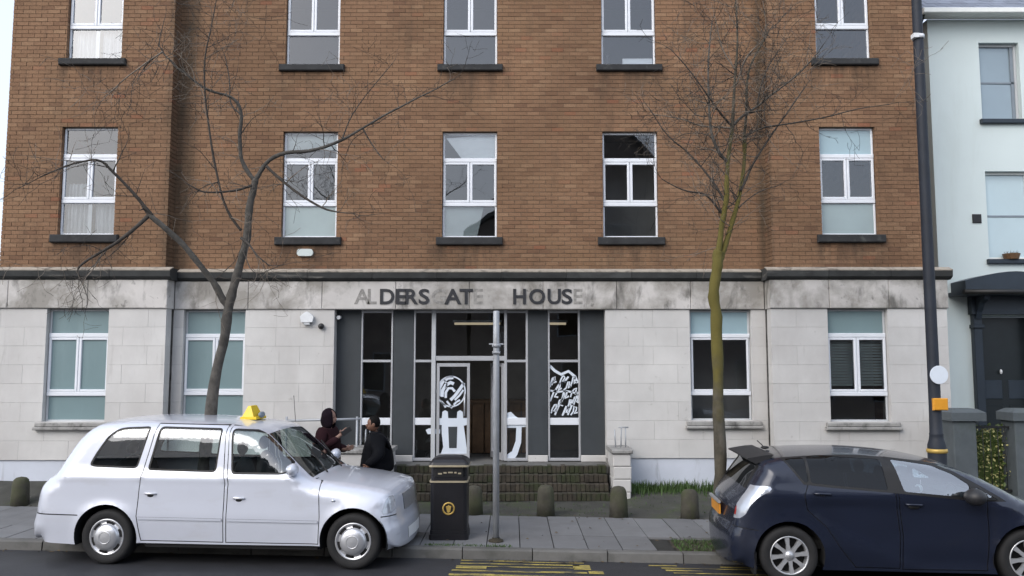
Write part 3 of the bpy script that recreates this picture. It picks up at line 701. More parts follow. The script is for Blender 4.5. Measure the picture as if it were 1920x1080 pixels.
# ---- lettering
nc = MB(); nc.box(-2.75, 1.25, SC_Y - .0345, SC_Y - .03, 3.43, 3.44)
name_course = nc.build('name_course', M['fascia'], B)
LET = [('A', 679, 30, 0), ('L', 698, 17, 0), ('D', 726, 27, 1), ('E', 752, 19, 1), ('R', 772, 24, 1), ('S', 795, 20, 1), ('G', 823, 27, 0), ('A', 849, 32, 1),
       ('T', 874, 25, 1), ('E', 897, 18, 0), ('H', 974, 24, 1), ('O', 1007, 30, 1), ('U', 1039, 25, 1), ('S', 1063, 20, 1), ('E', 1084, 17, 0)]
def text_mesh(ch, ext):
    cu = bpy.data.curves.new('letter', 'FONT'); cu.body = ch; cu.extrude = ext; cu.offset = .022; cu.resolution_u = 4
    o = bpy.data.objects.new('letter', cu); COL.objects.link(o)
    dg = bpy.context.evaluated_depsgraph_get()
    me = bpy.data.meshes.new_from_object(o.evaluated_get(dg))
    bpy.data.objects.remove(o); bpy.data.curves.remove(cu)
    return me
for ch, pxc, pw, dark in LET:
    me = text_mesh(ch, .5)
    v = np.array([p.co[:] for p in me.vertices])
    mn, mx_ = v.min(0), v.max(0)
    c = at(pxc, 556, SC_Y - .04); w = pw / F_PX * SC_Y; h = .275
    for p in me.vertices:
        u = (p.co.x - mn[0]) / (mx_[0] - mn[0]) - .5; t = (p.co.y - mn[1]) / (mx_[1] - mn[1]) - .5
        q = (p.co.z - mn[2]) / (mx_[2] - mn[2])
        dep = .012 if dark else .0015
        p.co = (c.x + u * w, SC_Y - .0375 - q * dep - B.location.y, c.z + t * h)
    me.flip_normals() if False else None
    me.materials.clear(); me.materials.append(M['letter' if dark else 'ghost'])
    o = bpy.data.objects.new('letter', me); COL.objects.link(o); o.parent = name_course
    if not dark: o['label'] = 'ghost mark of a missing letter'

# ---- windows
def bars(mb, x0, x1, z0, z1, y0, y1, t, b=None):
    b = t if b is None else b
    mb.bbox(x0, x0 + t, y0, y1, z0, z1, .006); mb.bbox(x1 - t, x1, y0, y1, z0, z1, .006)
    mb.bbox(x0 + t, x1 - t, y0 + .001, y1, z1 - t, z1, .006); mb.bbox(x0 + t, x1 - t, y0 + .001, y1, z0, z0 + b, .006)

def pane(x0, x1, z0, z1, y, parent, mat='glass'):
    a = rnd.uniform(-.0035, .0035); b_ = rnd.uniform(-.003, .003)
    mb = MB()
    mb.add([(x0, y - a - b_, z0), (x1, y + a - b_, z0), (x1, y + a + b_, z1), (x0, y - a + b_, z1)], [(0, 1, 2, 3)])
    return mb.build('pane', M[mat], parent, fix=False)

def fill(x0, x1, z0, z1, y, parent, name, mat, folds=0, depth=.03):
    mb = MB()
    if folds:
        n = folds * 6; vs = []; fs = []
        for i in range(n + 1):
            X = x0 + (x1 - x0) * i / n
            yy = y + depth * math.sin(i / 6 * 2 * math.pi + rnd.uniform(-.4, .4))
            vs += [(X, yy, z0), (X, yy, z1)]
        for i in range(n): fs.append((2*i, 2*i+2, 2*i+3, 2*i+1))
        mb.add(vs, fs, True)
    else: mb.box(x0, x1, y, y + .012, z0, z1)
    return mb.build(name, M[mat], parent, fix=False)

def slats(x0, x1, z0, z1, y, parent, pitch=.05):
    mb = MB(); z = z0
    while z < z1:
        mb.add([(x0, y, z), (x1, y, z), (x1, y + .03, z + pitch * .8), (x0, y + .03, z + pitch * .8)], [(0, 1, 2, 3)]); z += pitch
    return mb.build('blind', M['greyblind'], parent, fix=False)

def window(x0, x1, zs, zb, zt, yf, ground=False, single_mid=False, films=('glass', 'glass', 'glass')):
    """zs sill underside, zb sill top, zt head; yf wall face"""
    W = empty('window', (0, 0, 0), parent=B)
    y0 = yf + (.10 if ground else .085); y1 = y0 + .06
    H = zt - zb; g0, g1 = x0 + .004, x1 - .004
    tz = zt - (.235 if ground else .265) * H          # transom centre
    rz = zb + (.245 if ground else .315) * H          # rail centre
    xm = (x0 + x1) / 2
    fr = MB(); t = .035
    bars(fr, g0, g1, zb + .002, zt - .003, y0, y1, t); fr.build('frame', M['pvc' if not ground else 'pvcgrey'], W)
    tr = MB(); tr.bbox(g0 + .004, g1 - .004, y0 - .022, y1 - .01, tz - .036, tz + .036, .008); tr.build('transom', M['pvc'], W)
    rl = MB(); rl.bbox(g0 + .004, g1 - .004, y0 - .020, y1 - .01, rz - .034, rz + .034, .008); rl.build('rail', M['pvc'], W)
    if single_mid:
        s = MB(); bars(s, g0 + .03, g1 - .03, rz + .036, tz - .038, y0 - .012, y1 - .012, .035); s.build('sash', M['pvc'], W)
        pane(g0 + .06, g1 - .06, rz + .06, tz - .06, y0 + .012, W, films[1])
    else:
        for a, b_ in ((g0 + .008, xm - .004), (xm + .004, g1 - .008)):
            s = MB(); bars(s, a, b_, rz + .036, tz - .038, y0 - .018, y1 - .012, .044); s.build('sash', M['pvc'], W)
            pane(a + .038, b_ - .038, rz + .07, tz - .07, y0 + .012, W, films[1])
    pane(g0 + .03, g1 - .03, tz + .034, zt - .034, y0 + .02, W, films[0])
    pane(g0 + .03, g1 - .03, zb + .034, rz - .032, y0 + .02, W, films[2])
    sl = MB()
    if ground:
        sl.bbox(x0 - .09, x1 + .13, yf - .07, yf + .16, zs + .055, zb - .004, .012)
        sl.bbox(x0 - .11, x1 + .15, yf - .10, yf + .10, zs, zs + .052, .012)
        sl.build('sill', M['gsill'], W)
    else:
        sl.bbox(x0 - .10, x1 + .10, yf - .075, yf + .15, zs + .004, zb - .002, .014); sl.build('sill', M['sill'], W)
    return W, dict(x0=g0, x1=g1, xm=xm, zb=zb, zt=zt, tz=tz, rz=rz, y=y1 + .03)

wins = {}
for key, cols, yf in (('w', COLS['w'], YW), ('c', COLS['c'], YC)):
    for (a, b_) in cols:
        for fl, (s, t, h) in enumerate(UP):
            fm_ = {(-4.18, 0): ('glass', 'glass', 'palefilm'), (5.50, 0): ('bluefilm', 'glass', 'palefilm')}.get((a, fl), ('glass',) * 3)
            wins[(key, a, fl)] = window(a, b_, s, t, h, yf, films=fm_)
GF = [('tealfilm',) * 3, ('tealfilm',) * 3, ('bluefilm', 'glass', 'glass'), ('tealfilm', 'glass', 'glass')]
gw = [window(a, b_, GZ[0], GZ[1], GZ[2] - .005, SW_Y if t == 'w' else SC_Y, True, single_mid=(a == 3.165), films=GF[i]) for i, (a, b_, t) in enumerate(G)]
# blinds and curtains behind the glass
for fl in (0, 1):
    W, d = wins[('w', -8.06, fl)]
    fill(d['x0'], d['xm'] - .05, d['zb'], d['rz'] + .35 * (1 - fl), d['y'] + .06, W, 'curtain', 'curtain', 6)
    fill(d['xm'] + .05, d['x1'], d['zb'], d['rz'] - .02, d['y'] + .06, W, 'curtain', 'curtain', 6)
    mb = MB(); mb.box(d['xm'] - .03, d['xm'] + .035, d['y'] - .05, d['y'] - .04, d['zb'] + .04, d['rz'] - .04); mb.build('blind_strip', M['white'], W)
W, d = wins[('c', -4.18, 0)]
fill(d['x0'], d['x1'], d['tz'] + .22, d['zt'], d['y'], W, 'blind', 'palepanel')
W, d = wins[('c', -1.27, 0)]
mb = MB(); mb.prism([(d['x0'] + .05, d['zt'] - .08), (d['x0'] + .38, d['tz']), (d['x1'], d['tz']), (d['x1'], d['zt'])], d['y'], d['y'] + .01); mb.build('blind', M['whiteblind'], W)
mb = MB(); mb.prism([(d['x0'], d['zb']), (d['x0'] + .62, d['zb']), (d['x0'] + .75, d['rz']), (d['x0'], d['rz'])], d['y'], d['y'] + .01); mb.build('blind', M['palepanel'], W)
W, d = wins[('w', 5.50, 0)]
W, d = gw[3]
slats(d['x0'], d['x1'], d['rz'] + .14, d['tz'], d['y'] + .02, W)

# ---- entrance screen
EY = 15.0
ex_ = lambda px: at(px, 720, EY).x
ez_ = lambda py: at(900, py, EY).z
ZT, ZB = 3.36, .655
lin = MB(); lin.box(ENT[0] - .2, ENT[1] + .2, SC_Y + .27, EY + .2, 3.352, 3.62); lin.build('entrance_soffit', M['slate'], B)
fl_ = MB(); fl_.box(ENT[0], ENT[1], 14.47, 17.0, .50, .64); fl_.build('entrance_floor', M['kerb'], B)
EN = empty('entrance_screen', parent=B)
for a, b_ in ((624, 677), (738, 776), (990, 1027), (1088, 1137)):
    p = MB(); p.bbox(ex_(a), ex_(b_), EY - .06, EY + .06, .76, ZT - .01, .01)
    p.build('panel', M['slate'], EN)
    k = MB(); k.bbox(ex_(a) + .003, ex_(b_) - .003, EY - .09, EY + .05, .642, .757, .01); k.build('panel_base', M['stone'], EN)
def vbar(px, w, z0, z1, mat='alu', y=-.05):
    X = ex_(px); m_ = MB(); m_.bbox(X - w/2, X + w/2, EY + y, EY + .05, z0, z1, .005); m_.build('mullion', M[mat], EN)
def hbar(a, b_, z, h, mat='alu', y=-.045):
    m_ = MB(); m_.bbox(ex_(a), ex_(b_), EY + y, EY + .045, z - h/2, z + h/2, .005); m_.build('transom', M[mat], EN)
TZ = ez_(677)
for px, w, mat in ((678, .034, 'alu'), (735, .034, 'alu'), (777, .034, 'alu'), (813, .075, 'pvcgrey'), (948, .05, 'alu'), (988, .04, 'alu'), (1029, .034, 'alu'), (1086, .034, 'alu')):
    vbar(px, w, ZB, ZT - .012, mat)
for a, b_ in ((679, 734), (778, 809), (950, 986), (1030, 1085)):
    hbar(a, b_, TZ, .045); hbar(a, b_, ez_(790), .125, 'pvc', -.035); hbar(a, b_, .68, .05); hbar(a, b_, ZT - .04, .04)
    pane(ex_(a), ex_(b_), .70, ez_(798), EY, EN, 'shopglass'); pane(ex_(a), ex_(b_), ez_(783), TZ - .02, EY, EN, 'shopglass'); pane(ex_(a), ex_(b_), TZ + .02, ZT - .06, EY, EN, 'shopglass')
hbar(817, 946, ez_(672), .085, 'alu'); hbar(817, 946, ZT - .04, .04)
pane(ex_(817), ex_(946), ez_(668), ZT - .06, EY, EN, 'shopglass')
# lit back panel seen through the transom
# left door leaf (shut), right leaf standing open inwards
def leaf(hx, wid, ang, label=None):
    D = empty('door', parent=B)
    if label: D['label'] = label
    z0, z1 = ZB + .005, ez_(681)
    c, s = math.cos(ang), math.sin(ang)
    T = lambda x, y, z: (hx + x * c - y * s, EY + .0 + x * s + y * c, z)
    def bx(mb, x0, x1, y0, y1, za, zb):
        n = len(mb.v); mb.box(x0, x1, y0, y1, za, zb)
        for i in range(n, len(mb.v)): mb.v[i] = T(*mb.v[i])
    f = MB(); bx(f, 0, .05, -.025, .025, z0, z1); bx(f, wid - .05, wid, -.025, .025, z0, z1); bx(f, .05, wid - .05, -.024, .024, z1 - .06, z1); bx(f, .05, wid - .05, -.024, .024, z0, z0 + .12)
    f.build('leaf_frame', M['alu'], D)
    gl = MB(); gl.add([T(.04, 0, z0 + .1), T(wid - .04, 0, z0 + .1), T(wid - .04, 0, z1 - .05), T(.04, 0, z1 - .05)], [(0, 1, 2, 3)]); gl.build('pane', M['shopglass'], D, fix=False)
    h = MB(); h.tube([T(wid - .09, -.07, 1.45), T(wid - .09, -.07, 1.85)], .014, 8); h.build('handle', M['alu'], D)
    return D
leaf(ex_(819), ex_(881) - ex_(819), 0)
leaf(ex_(944), ex_(881) - ex_(819), R(112), 'glazed door leaf standing open into the lobby')

# white vinyl on the glass
VY = EY - .012
def vin(poly, name='window_vinyl', y=VY):
    mb = MB(); mb.prism(poly, y, y + .004); return mb.build(name, M['vinyl'], EN)
def vpx(pts, **k): return vin([(ex_(a), ez_(b_)) for a, b_ in pts], **k)
cx, cz, rr = ex_(846), ez_(734), .265
ring = MB(); n = 36; vs = []
for i in range(n):
    a = 2 * math.pi * i / n
    for r_ in (rr, rr - .024):
        vs.append((cx + r_ * math.cos(a), VY, cz + r_ * 1.06 * math.sin(a))); vs.append((cx + r_ * math.cos(a), VY + .004, cz + r_ * 1.06 * math.sin(a)))
fs = []
for i in range(n):
    j = (i + 1) % n
    fs += [(4*i, 4*j, 4*j+2, 4*i+2), (4*i, 4*i+1, 4*j+1, 4*j), (4*i+2, 4*j+2, 4*j+3, 4*i+3)]
ring.add(vs, fs); ring.build('emblem_ring', M['vinyl'], EN)
vpx([(819, 784), (829, 784), (830, 772), (835, 769), (840, 772), (841, 784), (857, 784), (858, 772), (863, 769), (868, 772), (869, 784), (880, 783), (880, 796), (870, 798), (876, 842), (880, 858), (880, 866), (822, 866), (832, 838), (829, 812), (829, 797), (819, 796)], name='window_vinyl')
dk = MB(); dk.prism([(ex_(841), ez_(800)), (ex_(858), ez_(800)), (ex_(857), ez_(840)), (ex_(843), ez_(840))], VY - .003, VY + .001); dk.build('vinyl_cutout', M['slate'], EN)
vpx([(799, 806), (805, 803), (826, 805), (826, 813), (803, 814)])
vpx([(951, 774), (958, 772), (966, 780), (972, 784), (986, 784), (986, 791), (951, 791)])
vpx([(951, 796), (986, 794), (986, 800), (978, 801), (977, 830), (970, 852), (962, 864), (951, 866), (951, 852), (960, 846), (967, 826), (968, 802), (951, 802)])
# lettering-like scribble across the right hand window
sc = random.Random(21)
def stroke(pts, w):
    mb = MB()
    P3 = [Vector((ex_(a), 0, ez_(b_))) for a, b_ in pts]
    L_, R_ = [], []
    for i, p in enumerate(P3):
        d = (P3[min(i+1, len(P3)-1)] - P3[max(i-1, 0)]).normalized(); nn = Vector((-d.z, 0, d.x)) * w / 2
        L_.append(p + nn); R_.append(p - nn)
    vs = []
    for a, b_ in zip(L_, R_):
        vs += [(a.x, VY, a.z), (b_.x, VY, b_.z), (a.x, VY + .004, a.z), (b_.x, VY + .004, b_.z)]
    fs = []
    for i in range(len(P3) - 1):
        k = 4 * i
        fs += [(k, k+1, k+5, k+4), (k, k+4, k+6, k+2), (k+1, k+3, k+7, k+5)]
    mb.add(vs, fs); mb.build('vinyl_stroke', M['vinyl'], EN, fix=False)
stroke([(1031, 686), (1040, 695), (1052, 702), (1066, 696), (1078, 706), (1083, 718)], .05)
for bx_, by_ in ((1034, 716), (1044, 728), (1036, 742), (1052, 712), (1062, 724), (1056, 742), (1072, 716), (1074, 736), (1046, 758), (1066, 758), (1078, 752), (1036, 768), (1058, 770), (1074, 772)):
    pts = [(max(1032, min(1084, bx_ + dx)), max(688, min(779, by_ + dy))) for dx, dy in ((-4, 9), (-1, 1), (3, -8), (6, -9), (6, -3), (3, 3), (9, 1))]
    pts = [(a + sc.uniform(-1.5, 1.5), b_ + sc.uniform(-2, 2)) for a, b_ in pts]
    stroke(pts, sc.uniform(.022, .034))
for pts in ([(1031, 732), (1044, 735), (1062, 733), (1084, 738)], [(1040, 778), (1046, 764), (1054, 750), (1060, 738)], [(1064, 778), (1071, 762), (1078, 744)], [(1034, 722), (1040, 708)], [(1058, 716), (1066, 706)]):
    stroke(pts, .032)
# the swirling emblem on the door, inside its ring
for pts, w in (([(823, 742), (824, 728), (830, 716), (840, 709), (850, 708)], .055), ([(829, 744), (830, 732), (836, 722), (845, 717), (851, 720)], .06),
               ([(836, 746), (836, 736), (841, 728), (848, 728), (853, 734)], .045), ([(845, 750), (853, 742), (862, 730), (870, 718)], .055),
               ([(853, 750), (862, 741), (869, 731)], .035), ([(827, 752), (832, 757), (836, 764)], .035), ([(838, 752), (843, 758), (848, 765)], .035),
               ([(851, 759), (857, 753), (863, 750)], .035), ([(833, 712), (838, 720), (836, 728)], .025)):
    stroke(pts, w)
# fixtures fixed to the front
p = at(577, 596, SC_Y)
al = MB(); al.prism([(p.x - .12, p.z + .02), (p.x - .10, p.z - .08), (p.x + .10, p.z - .08), (p.x + .12, p.z + .02), (p.x + .05, p.z + .085), (p.x, p.z + .11), (p.x - .05, p.z + .085)], SC_Y - .085, SC_Y - .008)
al.build('alarm_box', M['white'], B)
al = MB(); al.box(p.x - .05, p.x + .05, SC_Y - .075, SC_Y - .01, p.z - .125, p.z - .082); al.build('alarm_strobe', M['pvcgrey'], B)
p = at(603, 612, SC_Y); cm = MB(); cm.ball((p.x, SC_Y - .04, p.z), .055); cm.build('security_camera', M['blackpl'], B)
p = at(637, 594, EY - .1); cm = MB(); cm.tube([(p.x, p.y + .04, p.z), (p.x, p.y - .12, p.z - .02)], .035, 10); cm.build('security_camera', M['white'], B)
p = at(573, 474, YC)
bl = MB(); bl.prism([(p.x + .155 * math.cos(a) * (1 if abs(math.cos(a)) < .8 else .95), p.z + .075 * max(-.85, min(.85, math.sin(a) * 1.3))) for a in [2 * math.pi * i / 20 for i in range(20)]], YC - .06, YC - .004)
bl.build('bulkhead_light', M['palepanel'], B)
p = at(540, 474, YC)
p = at(1838, 410, 16.6)

# lobby contents
for (px, py, w, nm) in ((895, 607, .9, 'long pale ceiling tube lit above the entrance door'), (1044, 607, .36, 'short pale ceiling tube lit behind the right entrance window')):
    q = at(px, py, 16.3)
    t = thing('ceiling_light', nm, 'light', (q.x, 16.3, q.z), group='lit tubes in the lobby')
    mb = MB(); mb.tube([(-w/2, 0, 0), (w/2, 0, 0)], .022, 8); mb.build('tube', M['tube'], t, local=True)
    mb = MB(); mb.box(-w/2 - .03, w/2 + .03, -.05, .05, .024, .07); mb.build('fitting', M['white'], t, local=True)
dkx = thing('reception_desk', 'brown wooden desk inside the dark lobby, seen through the open door', 'desk', (-.35, 16.5, .64))
mb = MB(); mb.box(-.7, .8, -.3, .3, .98, 1.03); mb.build('desk_top', M['wood'], dkx, local=True)
for i in range(6):
    mb = MB(); mb.box(-.66 + i * .24, -.44 + i * .24, -.26, -.23, .02, .977); mb.build('front_panel', M['wood'], dkx, local=True)
mb = MB(); mb.box(-.68, -.65, -.22, .28, 0, .977); mb.box(.75, .78, -.22, .28, 0, .977); mb.build('side_panel', M['wood'], dkx, local=True)
W, d = wins[('c', 1.65, 1)]
pb = MB(); pb.box(d['x0'] + .40, d['x1'] - .05, d['y'] - .055, d['y'] - .03, d['zb'] + .036, d['zb'] + .17)
tag(pb.build('white_box', M['paper']), 'flat white box on the inner sill of the top right centre window', 'box')
orn = MB(); orn.lathe([(.001, 0), (.05, .0), (.055, .04), (.02, .08), (.03, .14), (.045, .19), (.03, .235), (.001, .24)], (d['x0'] + .12, d['y'] - .012, d['zb'] + .036), n=12)
tag(orn.build('ornament', M['blackpl']), 'small dark ornament at the left of a top floor window beside the white box', 'ornament')

# ---- entrance steps and cheek walls
ST = thing('entrance_steps', 'mossy brown brick steps climbing to the recessed entrance', 'steps', (-.75, 14.2, 0))
sx0, sx1 = -1.98, 1.62
NS = 4; RI = (.64 - .12) / NS; TR = .17
core = MB()
for s in range(NS):
    yb = 14.40 - (NS - 1 - s) * TR
    core.box(sx0 + .004, sx1 - .004, yb + .03, 14.66 - s * .001, .02 + s * .001, .12 + RI * (s + 1) - .012)
core.build('step_core', M['joint'], ST)
bw = .078
for s in range(NS):
    yb = 14.40 - (NS - 1 - s) * TR; zt = .12 + RI * (s + 1)
    nb = int((sx1 - sx0) / bw); l = (sx1 - sx0) / nb
    for k in range(nb):
        j = rnd.uniform(-.006, .006)
        mb = MB(); mb.bbox(sx0 + k*l + rnd.uniform(.001, .005), sx0 + (k+1)*l - rnd.uniform(.001, .005), yb + j * 1.6, yb + TR + .02, zt - RI + .005, zt + rnd.uniform(-.012, .003), rnd.uniform(.003, .008))
        mb.build('brick', M['stepbrick'], ST)
def cheek(x0, x1, label, flip):
    T = thing('cheek_wall', label, 'wall', ((x0 + x1) / 2, 13.9, .1), group='white walls flanking the steps')
    def blk(a, b_, y0, y1, z0, z1): mb = MB(); mb.bbox(a, b_, y0, y1, z0, z1, .015); mb.build('wall_block', M['stone'], T)
    for i in range(4):
        blk(x0 + rnd.uniform(-.01, .01), x1 + rnd.uniform(-.01, .01), 13.95, 14.69, .05 + i * .21, .05 + (i + 1) * .21 - .006)
    mb = MB(); mb.bbox(x0 - .03, x1 + .03, 13.91, 14.69, .89, .96, .015); mb.build('coping', M['gsill'], T)
    mb = MB()
    for dx, h in ((-.06, .30), (.03, .34), (.11, .33)):
        X = (x0 + x1) / 2 + dx; mb.tube([(X, 14.3, .955), (X + rnd.uniform(-.02, .02), 14.3, .96 + h)], .011, 6)
    X = (x0 + x1) / 2; mb.tube([(X - .01, 14.3, 1.297), (X + .16, 14.3, 1.30)], .012, 6)
    mb.build('railing_stub', M['polegrey'], T)
cheek(1.68, 1.98, 'low white block wall with metal stubs at the right end of the steps', 1)
cheek(-2.86, -2.04, 'low white block wall with metal stubs at the left end of the steps', 0)

HR = thing('handrail', 'thin grey handrail on the wall left of the entrance, behind the hooded person', 'handrail', (-3.2, 14.45, .5))
mb = MB(); mb.tube([(-3.92, 14.45, 1.40), (-2.62, 14.45, 1.43)], .022, 8); mb.build('rail', M['polegrey'], HR)
for X in (-3.90, -2.68):
    mb = MB(); mb.tube([(X, 14.45, .2), (X, 14.45, 1.47)], .020, 8); mb.build('post', M['polegrey'], HR)

# ------------------------------------------------------------------ mint house
HY = 16.6
hx0 = 8.62
Hs = thing('terraced_house', 'pale mint rendered house with slate roof and dark blue porch', 'house', (11.5, HY, 0))
hz = lambda py: at(1800, py, HY).z
hxp = lambda px, py=300: at(px, py, HY).x
hw = [(hxp(1838, 150), hxp(1913, 150), hz(225), hz(80)), (hxp(1851, 405), hxp(1942, 405), hz(487), hz(321))]
door_x0, door_x1 = hxp(1826, 700), hxp(1826, 700) + 1.35
wm = MB()
wall_holes(wm, hx0, 15.5, 0, hz(30) - .076, HY, HY + .3, [(a, b_, c, d_) for a, b_, c, d_ in hw] + [(a + 2.6, b_ + 2.6, c, d_) for a, b_, c, d_ in hw] + [(door_x0 + .16, door_x1 - .10, .0, hz(592))])
wm.build('front_wall', M['mint'], Hs, fix=False)
sw = MB(); sw.box(hx0 + .01, hx0 + .25, HY + .31, 26, 0, hz(46)); sw.build('side_wall', M['tar'], Hs)
sw = MB(); sw.box(hx0 + .25, 15.4, HY + 3.6, HY + 3.7, 0, hz(50)); sw.build('interior_wall', M['room'], Hs)
ez = hz(30)
rfm = MB(); rfm.add([(hx0 - .25, HY - .32, ez), (15.6, HY - .32, ez), (15.6, HY + 4.5, ez + 3.4), (hx0 - .25, HY + 4.5, ez + 3.4)], [(0, 1, 2, 3)])
rfm.build('roof', M['opproof'], Hs)
sl_o = None
dirv = Vector((0, 4.82, 3.4)).normalized(); nrm = Vector((0, -3.4, 4.82)).normalized()
for r_ in range(5):
    for k in range(25):
        X = hx0 - .25 + k * .28 + (r_ % 2) * .14
        base = Vector((X, HY - .34, ez)) + dirv * (r_ * .22) + nrm * (.008 + rnd.uniform(0, .004))
        mb = MB(); e2 = dirv * .30; w_ = Vector((.272, 0, 0)); t_ = nrm * .010
        q = [base, base + w_, base + w_ + e2 - nrm * .004, base + e2 - nrm * .004]
        mb.add([*q, *[v + t_ for v in q]], [(4, 5, 6, 7), (0, 1, 5, 4), (1, 2, 6, 5), (3, 0, 4, 7)]); mb.build('slate', M['rslate'], Hs)
gt = MB(); gt.bbox(hx0 - .28, 15.6, HY - .44, HY - .33, ez - .11, ez - .005, .012); gt.build('gutter', M['gutter'], Hs)
sf = MB(); sf.box(hx0 - .18, 15.5, HY - .32, HY - .004, ez - .075, ez - .02); sf.build('soffit', M['gutter'], Hs)
sf = MB(); sf.prism([(HY - .33, ez - .11), (HY - .3, ez - .01), (HY + 4.4, ez + 3.3), (HY + 4.4, ez + 3.1), (HY, ez - .25), (HY - .2, ez - .25)], hx0 - .27, hx0 - .2, 'x'); sf.build('bargeboard', M['tar'], Hs)
for i, (a, b_, c, d_) in enumerate(hw):
    for dx in (0, 2.6):
        W = empty('window', parent=Hs); a1, b1 = a + dx, b_ + dx; y0 = HY + .10
        f = MB(); bars(f, a1 + .003, b1 - .003, c + .01, d_ - .003, y0, y0 + .09, .05); f.build('frame', M['gutter'] if i else M['pvcgrey'], W)
        m_ = (c + d_) / 2
        s = MB(); s.bbox(a1 + .05, b1 - .05, y0 + .02, y0 + .07, m_ - .02, m_ + .02, .005); s.build('meeting_rail', M['sashgrey'], W)
        s = MB(); s.box(b1 - .12, b1 - .05, y0 + .02, y0 + .08, c + .06, d_ - .06); s.build('sash', M['sashgrey'] if not i else M['pvc'], W)
        gm = 'icefilm' if i else 'sashfilm'; pane(a1 + .05, b1 - .12, m_ + .02, d_ - .05, y0 + .05, W, gm); pane(a1 + .05, b1 - .12, c + .05, m_ - .02, y0 + .035, W, gm)
        fill(a1 + .05, b1 - .05, c + .02, d_ - .02, y0 + .16, W, 'blind', 'whiteblind' if i else 'palepanel')
        sl = MB(); sl.bbox(a1 - .06, b1 + .12, HY - .09, HY + .12, c - .085, c + .006, .01); sl.build('sill', M['bluegrey'], W)
q = at(1897, 487, HY - .04)
fp = thing('planter', 'small dark brown planter on the sill of the mint house lower window', 'planter', (q.x, HY - .035, hw[1][2] + .006))
mb = MB(); mb.lathe([(.001, .0), (.13, 0), (.16, .09), (.165, .11), (.14, .11), (.13, .09), (.001, .09)], n=14, smooth=False); mb.build('trough', M['wood'], fp, local=True)
mb = MB()
for i in range(40):
    a = rnd.uniform(0, 6.28); r_ = rnd.uniform(0, .13); c = Vector((r_ * math.cos(a), r_ * math.sin(a), .09)); e = c + Vector((rnd.uniform(-.05, .05), rnd.uniform(-.05, .05), rnd.uniform(.03, .09)))
    mb.add([c + Vector((-.008, 0, 0)), c + Vector((.008, 0, 0)), e], [(0, 1, 2)])
mb.build('dead_stalks', M['twig'], fp, local=True, fix=False)
vt = MB(); q = at(1831, 410, HY); vt.bbox(q.x - .09, q.x + .09, HY - .03, HY - .003, q.z - .09, q.z + .09, .01); vt.build('vent_cover', M['blackpl'], Hs)
# porch: pilasters, brackets, shallow curved hood
PO = empty('porch', parent=Hs)
py0 = HY - .55
cxh = door_x0 + .62
hz0, hz1 = hz(552), hz(514)
prof = []
for i in range(13):
    u = -1 + 2 * i / 12; prof.append((cxh + u * 1.0, hz(531) + (hz1 - hz(531)) * (1 - abs(u) ** 1.7)))
mb = MB(); mb.prism([(cxh - 1.0, hz0 + .03)] + prof + [(cxh + 1.0, hz0 + .03)], py0, HY - .003); mb.build('porch_roof', M['bluegrey'], PO)
mb = MB(); mb.bbox(cxh - 1.06, cxh + 1.06, py0 - .05, HY - .004, hz0 - .05, hz0 + .027, .02); mb.build('porch_cornice', M['bluegrey'], PO)
mb = MB(); mb.tube([(cxh - 1.09, py0 - .08, hz0 + .0), (cxh + 1.09, py0 - .08, hz0 + .0)], .05, 10); mb.build('porch_gutter', M['iron'], PO)
mb = MB(); mb.box(door_x0 - .06, door_x1 + .06, HY - .16, HY - .004, hz(590), hz0 - .053); mb.build('porch_frieze', M['bluegrey'], PO)
for X in (door_x0 - .02, door_x1 - .14):
    mb = MB(); mb.bbox(X, X + .17, HY - .12, HY - .003, .0, hz(590) - .003, .01); mb.build('pilaster', M['bluegrey'], PO)
    mb = MB(); mb.bbox(X - .025, X + .195, HY - .16, HY - .002, hz(612) - .04, hz(612) + .03, .01); mb.build('capital', M['bluegrey'], PO)
    mb = MB(); mb.prism([(HY - .50, hz0 - .055), (HY - .48, hz0 - .13), (HY - .30, hz0 - .20), (HY - .20, hz0 - .36), (HY - .165, hz0 - .5), (HY - .165, hz0 - .055)], X + .03, X + .14, 'x'); mb.build('bracket', M['bluegrey'], PO)
DR = empty('door', parent=Hs)
dx0, dx1 = door_x0 + .165, door_x1 - .105
mb = MB(); mb.box(dx0, dx1, HY + .16, HY + .21, 0, hz(595)); mb.build('door_leaf', M['doordark'], DR)
pw_ = (dx1 - dx0 - .36) / 2
for i in range(2):
    for (z0, z1) in ((.25, 1.0), (1.12, 1.55), (1.67, 2.05)):
        mb = MB(); a = dx0 + .12 + i * (pw_ + .12); mb.bbox(a, a + pw_, HY + .145, HY + .165, z0, z1, .012); mb.build('door_panel', M['bluegrey'] if z1 > 1.9 else M['doordark'], DR)
q = at(1878, 697, HY + .1); mb = MB(); mb.ball((q.x, HY + .12, q.z), (.025, .03, .05)); mb.build('door_knocker', M['white'], DR)

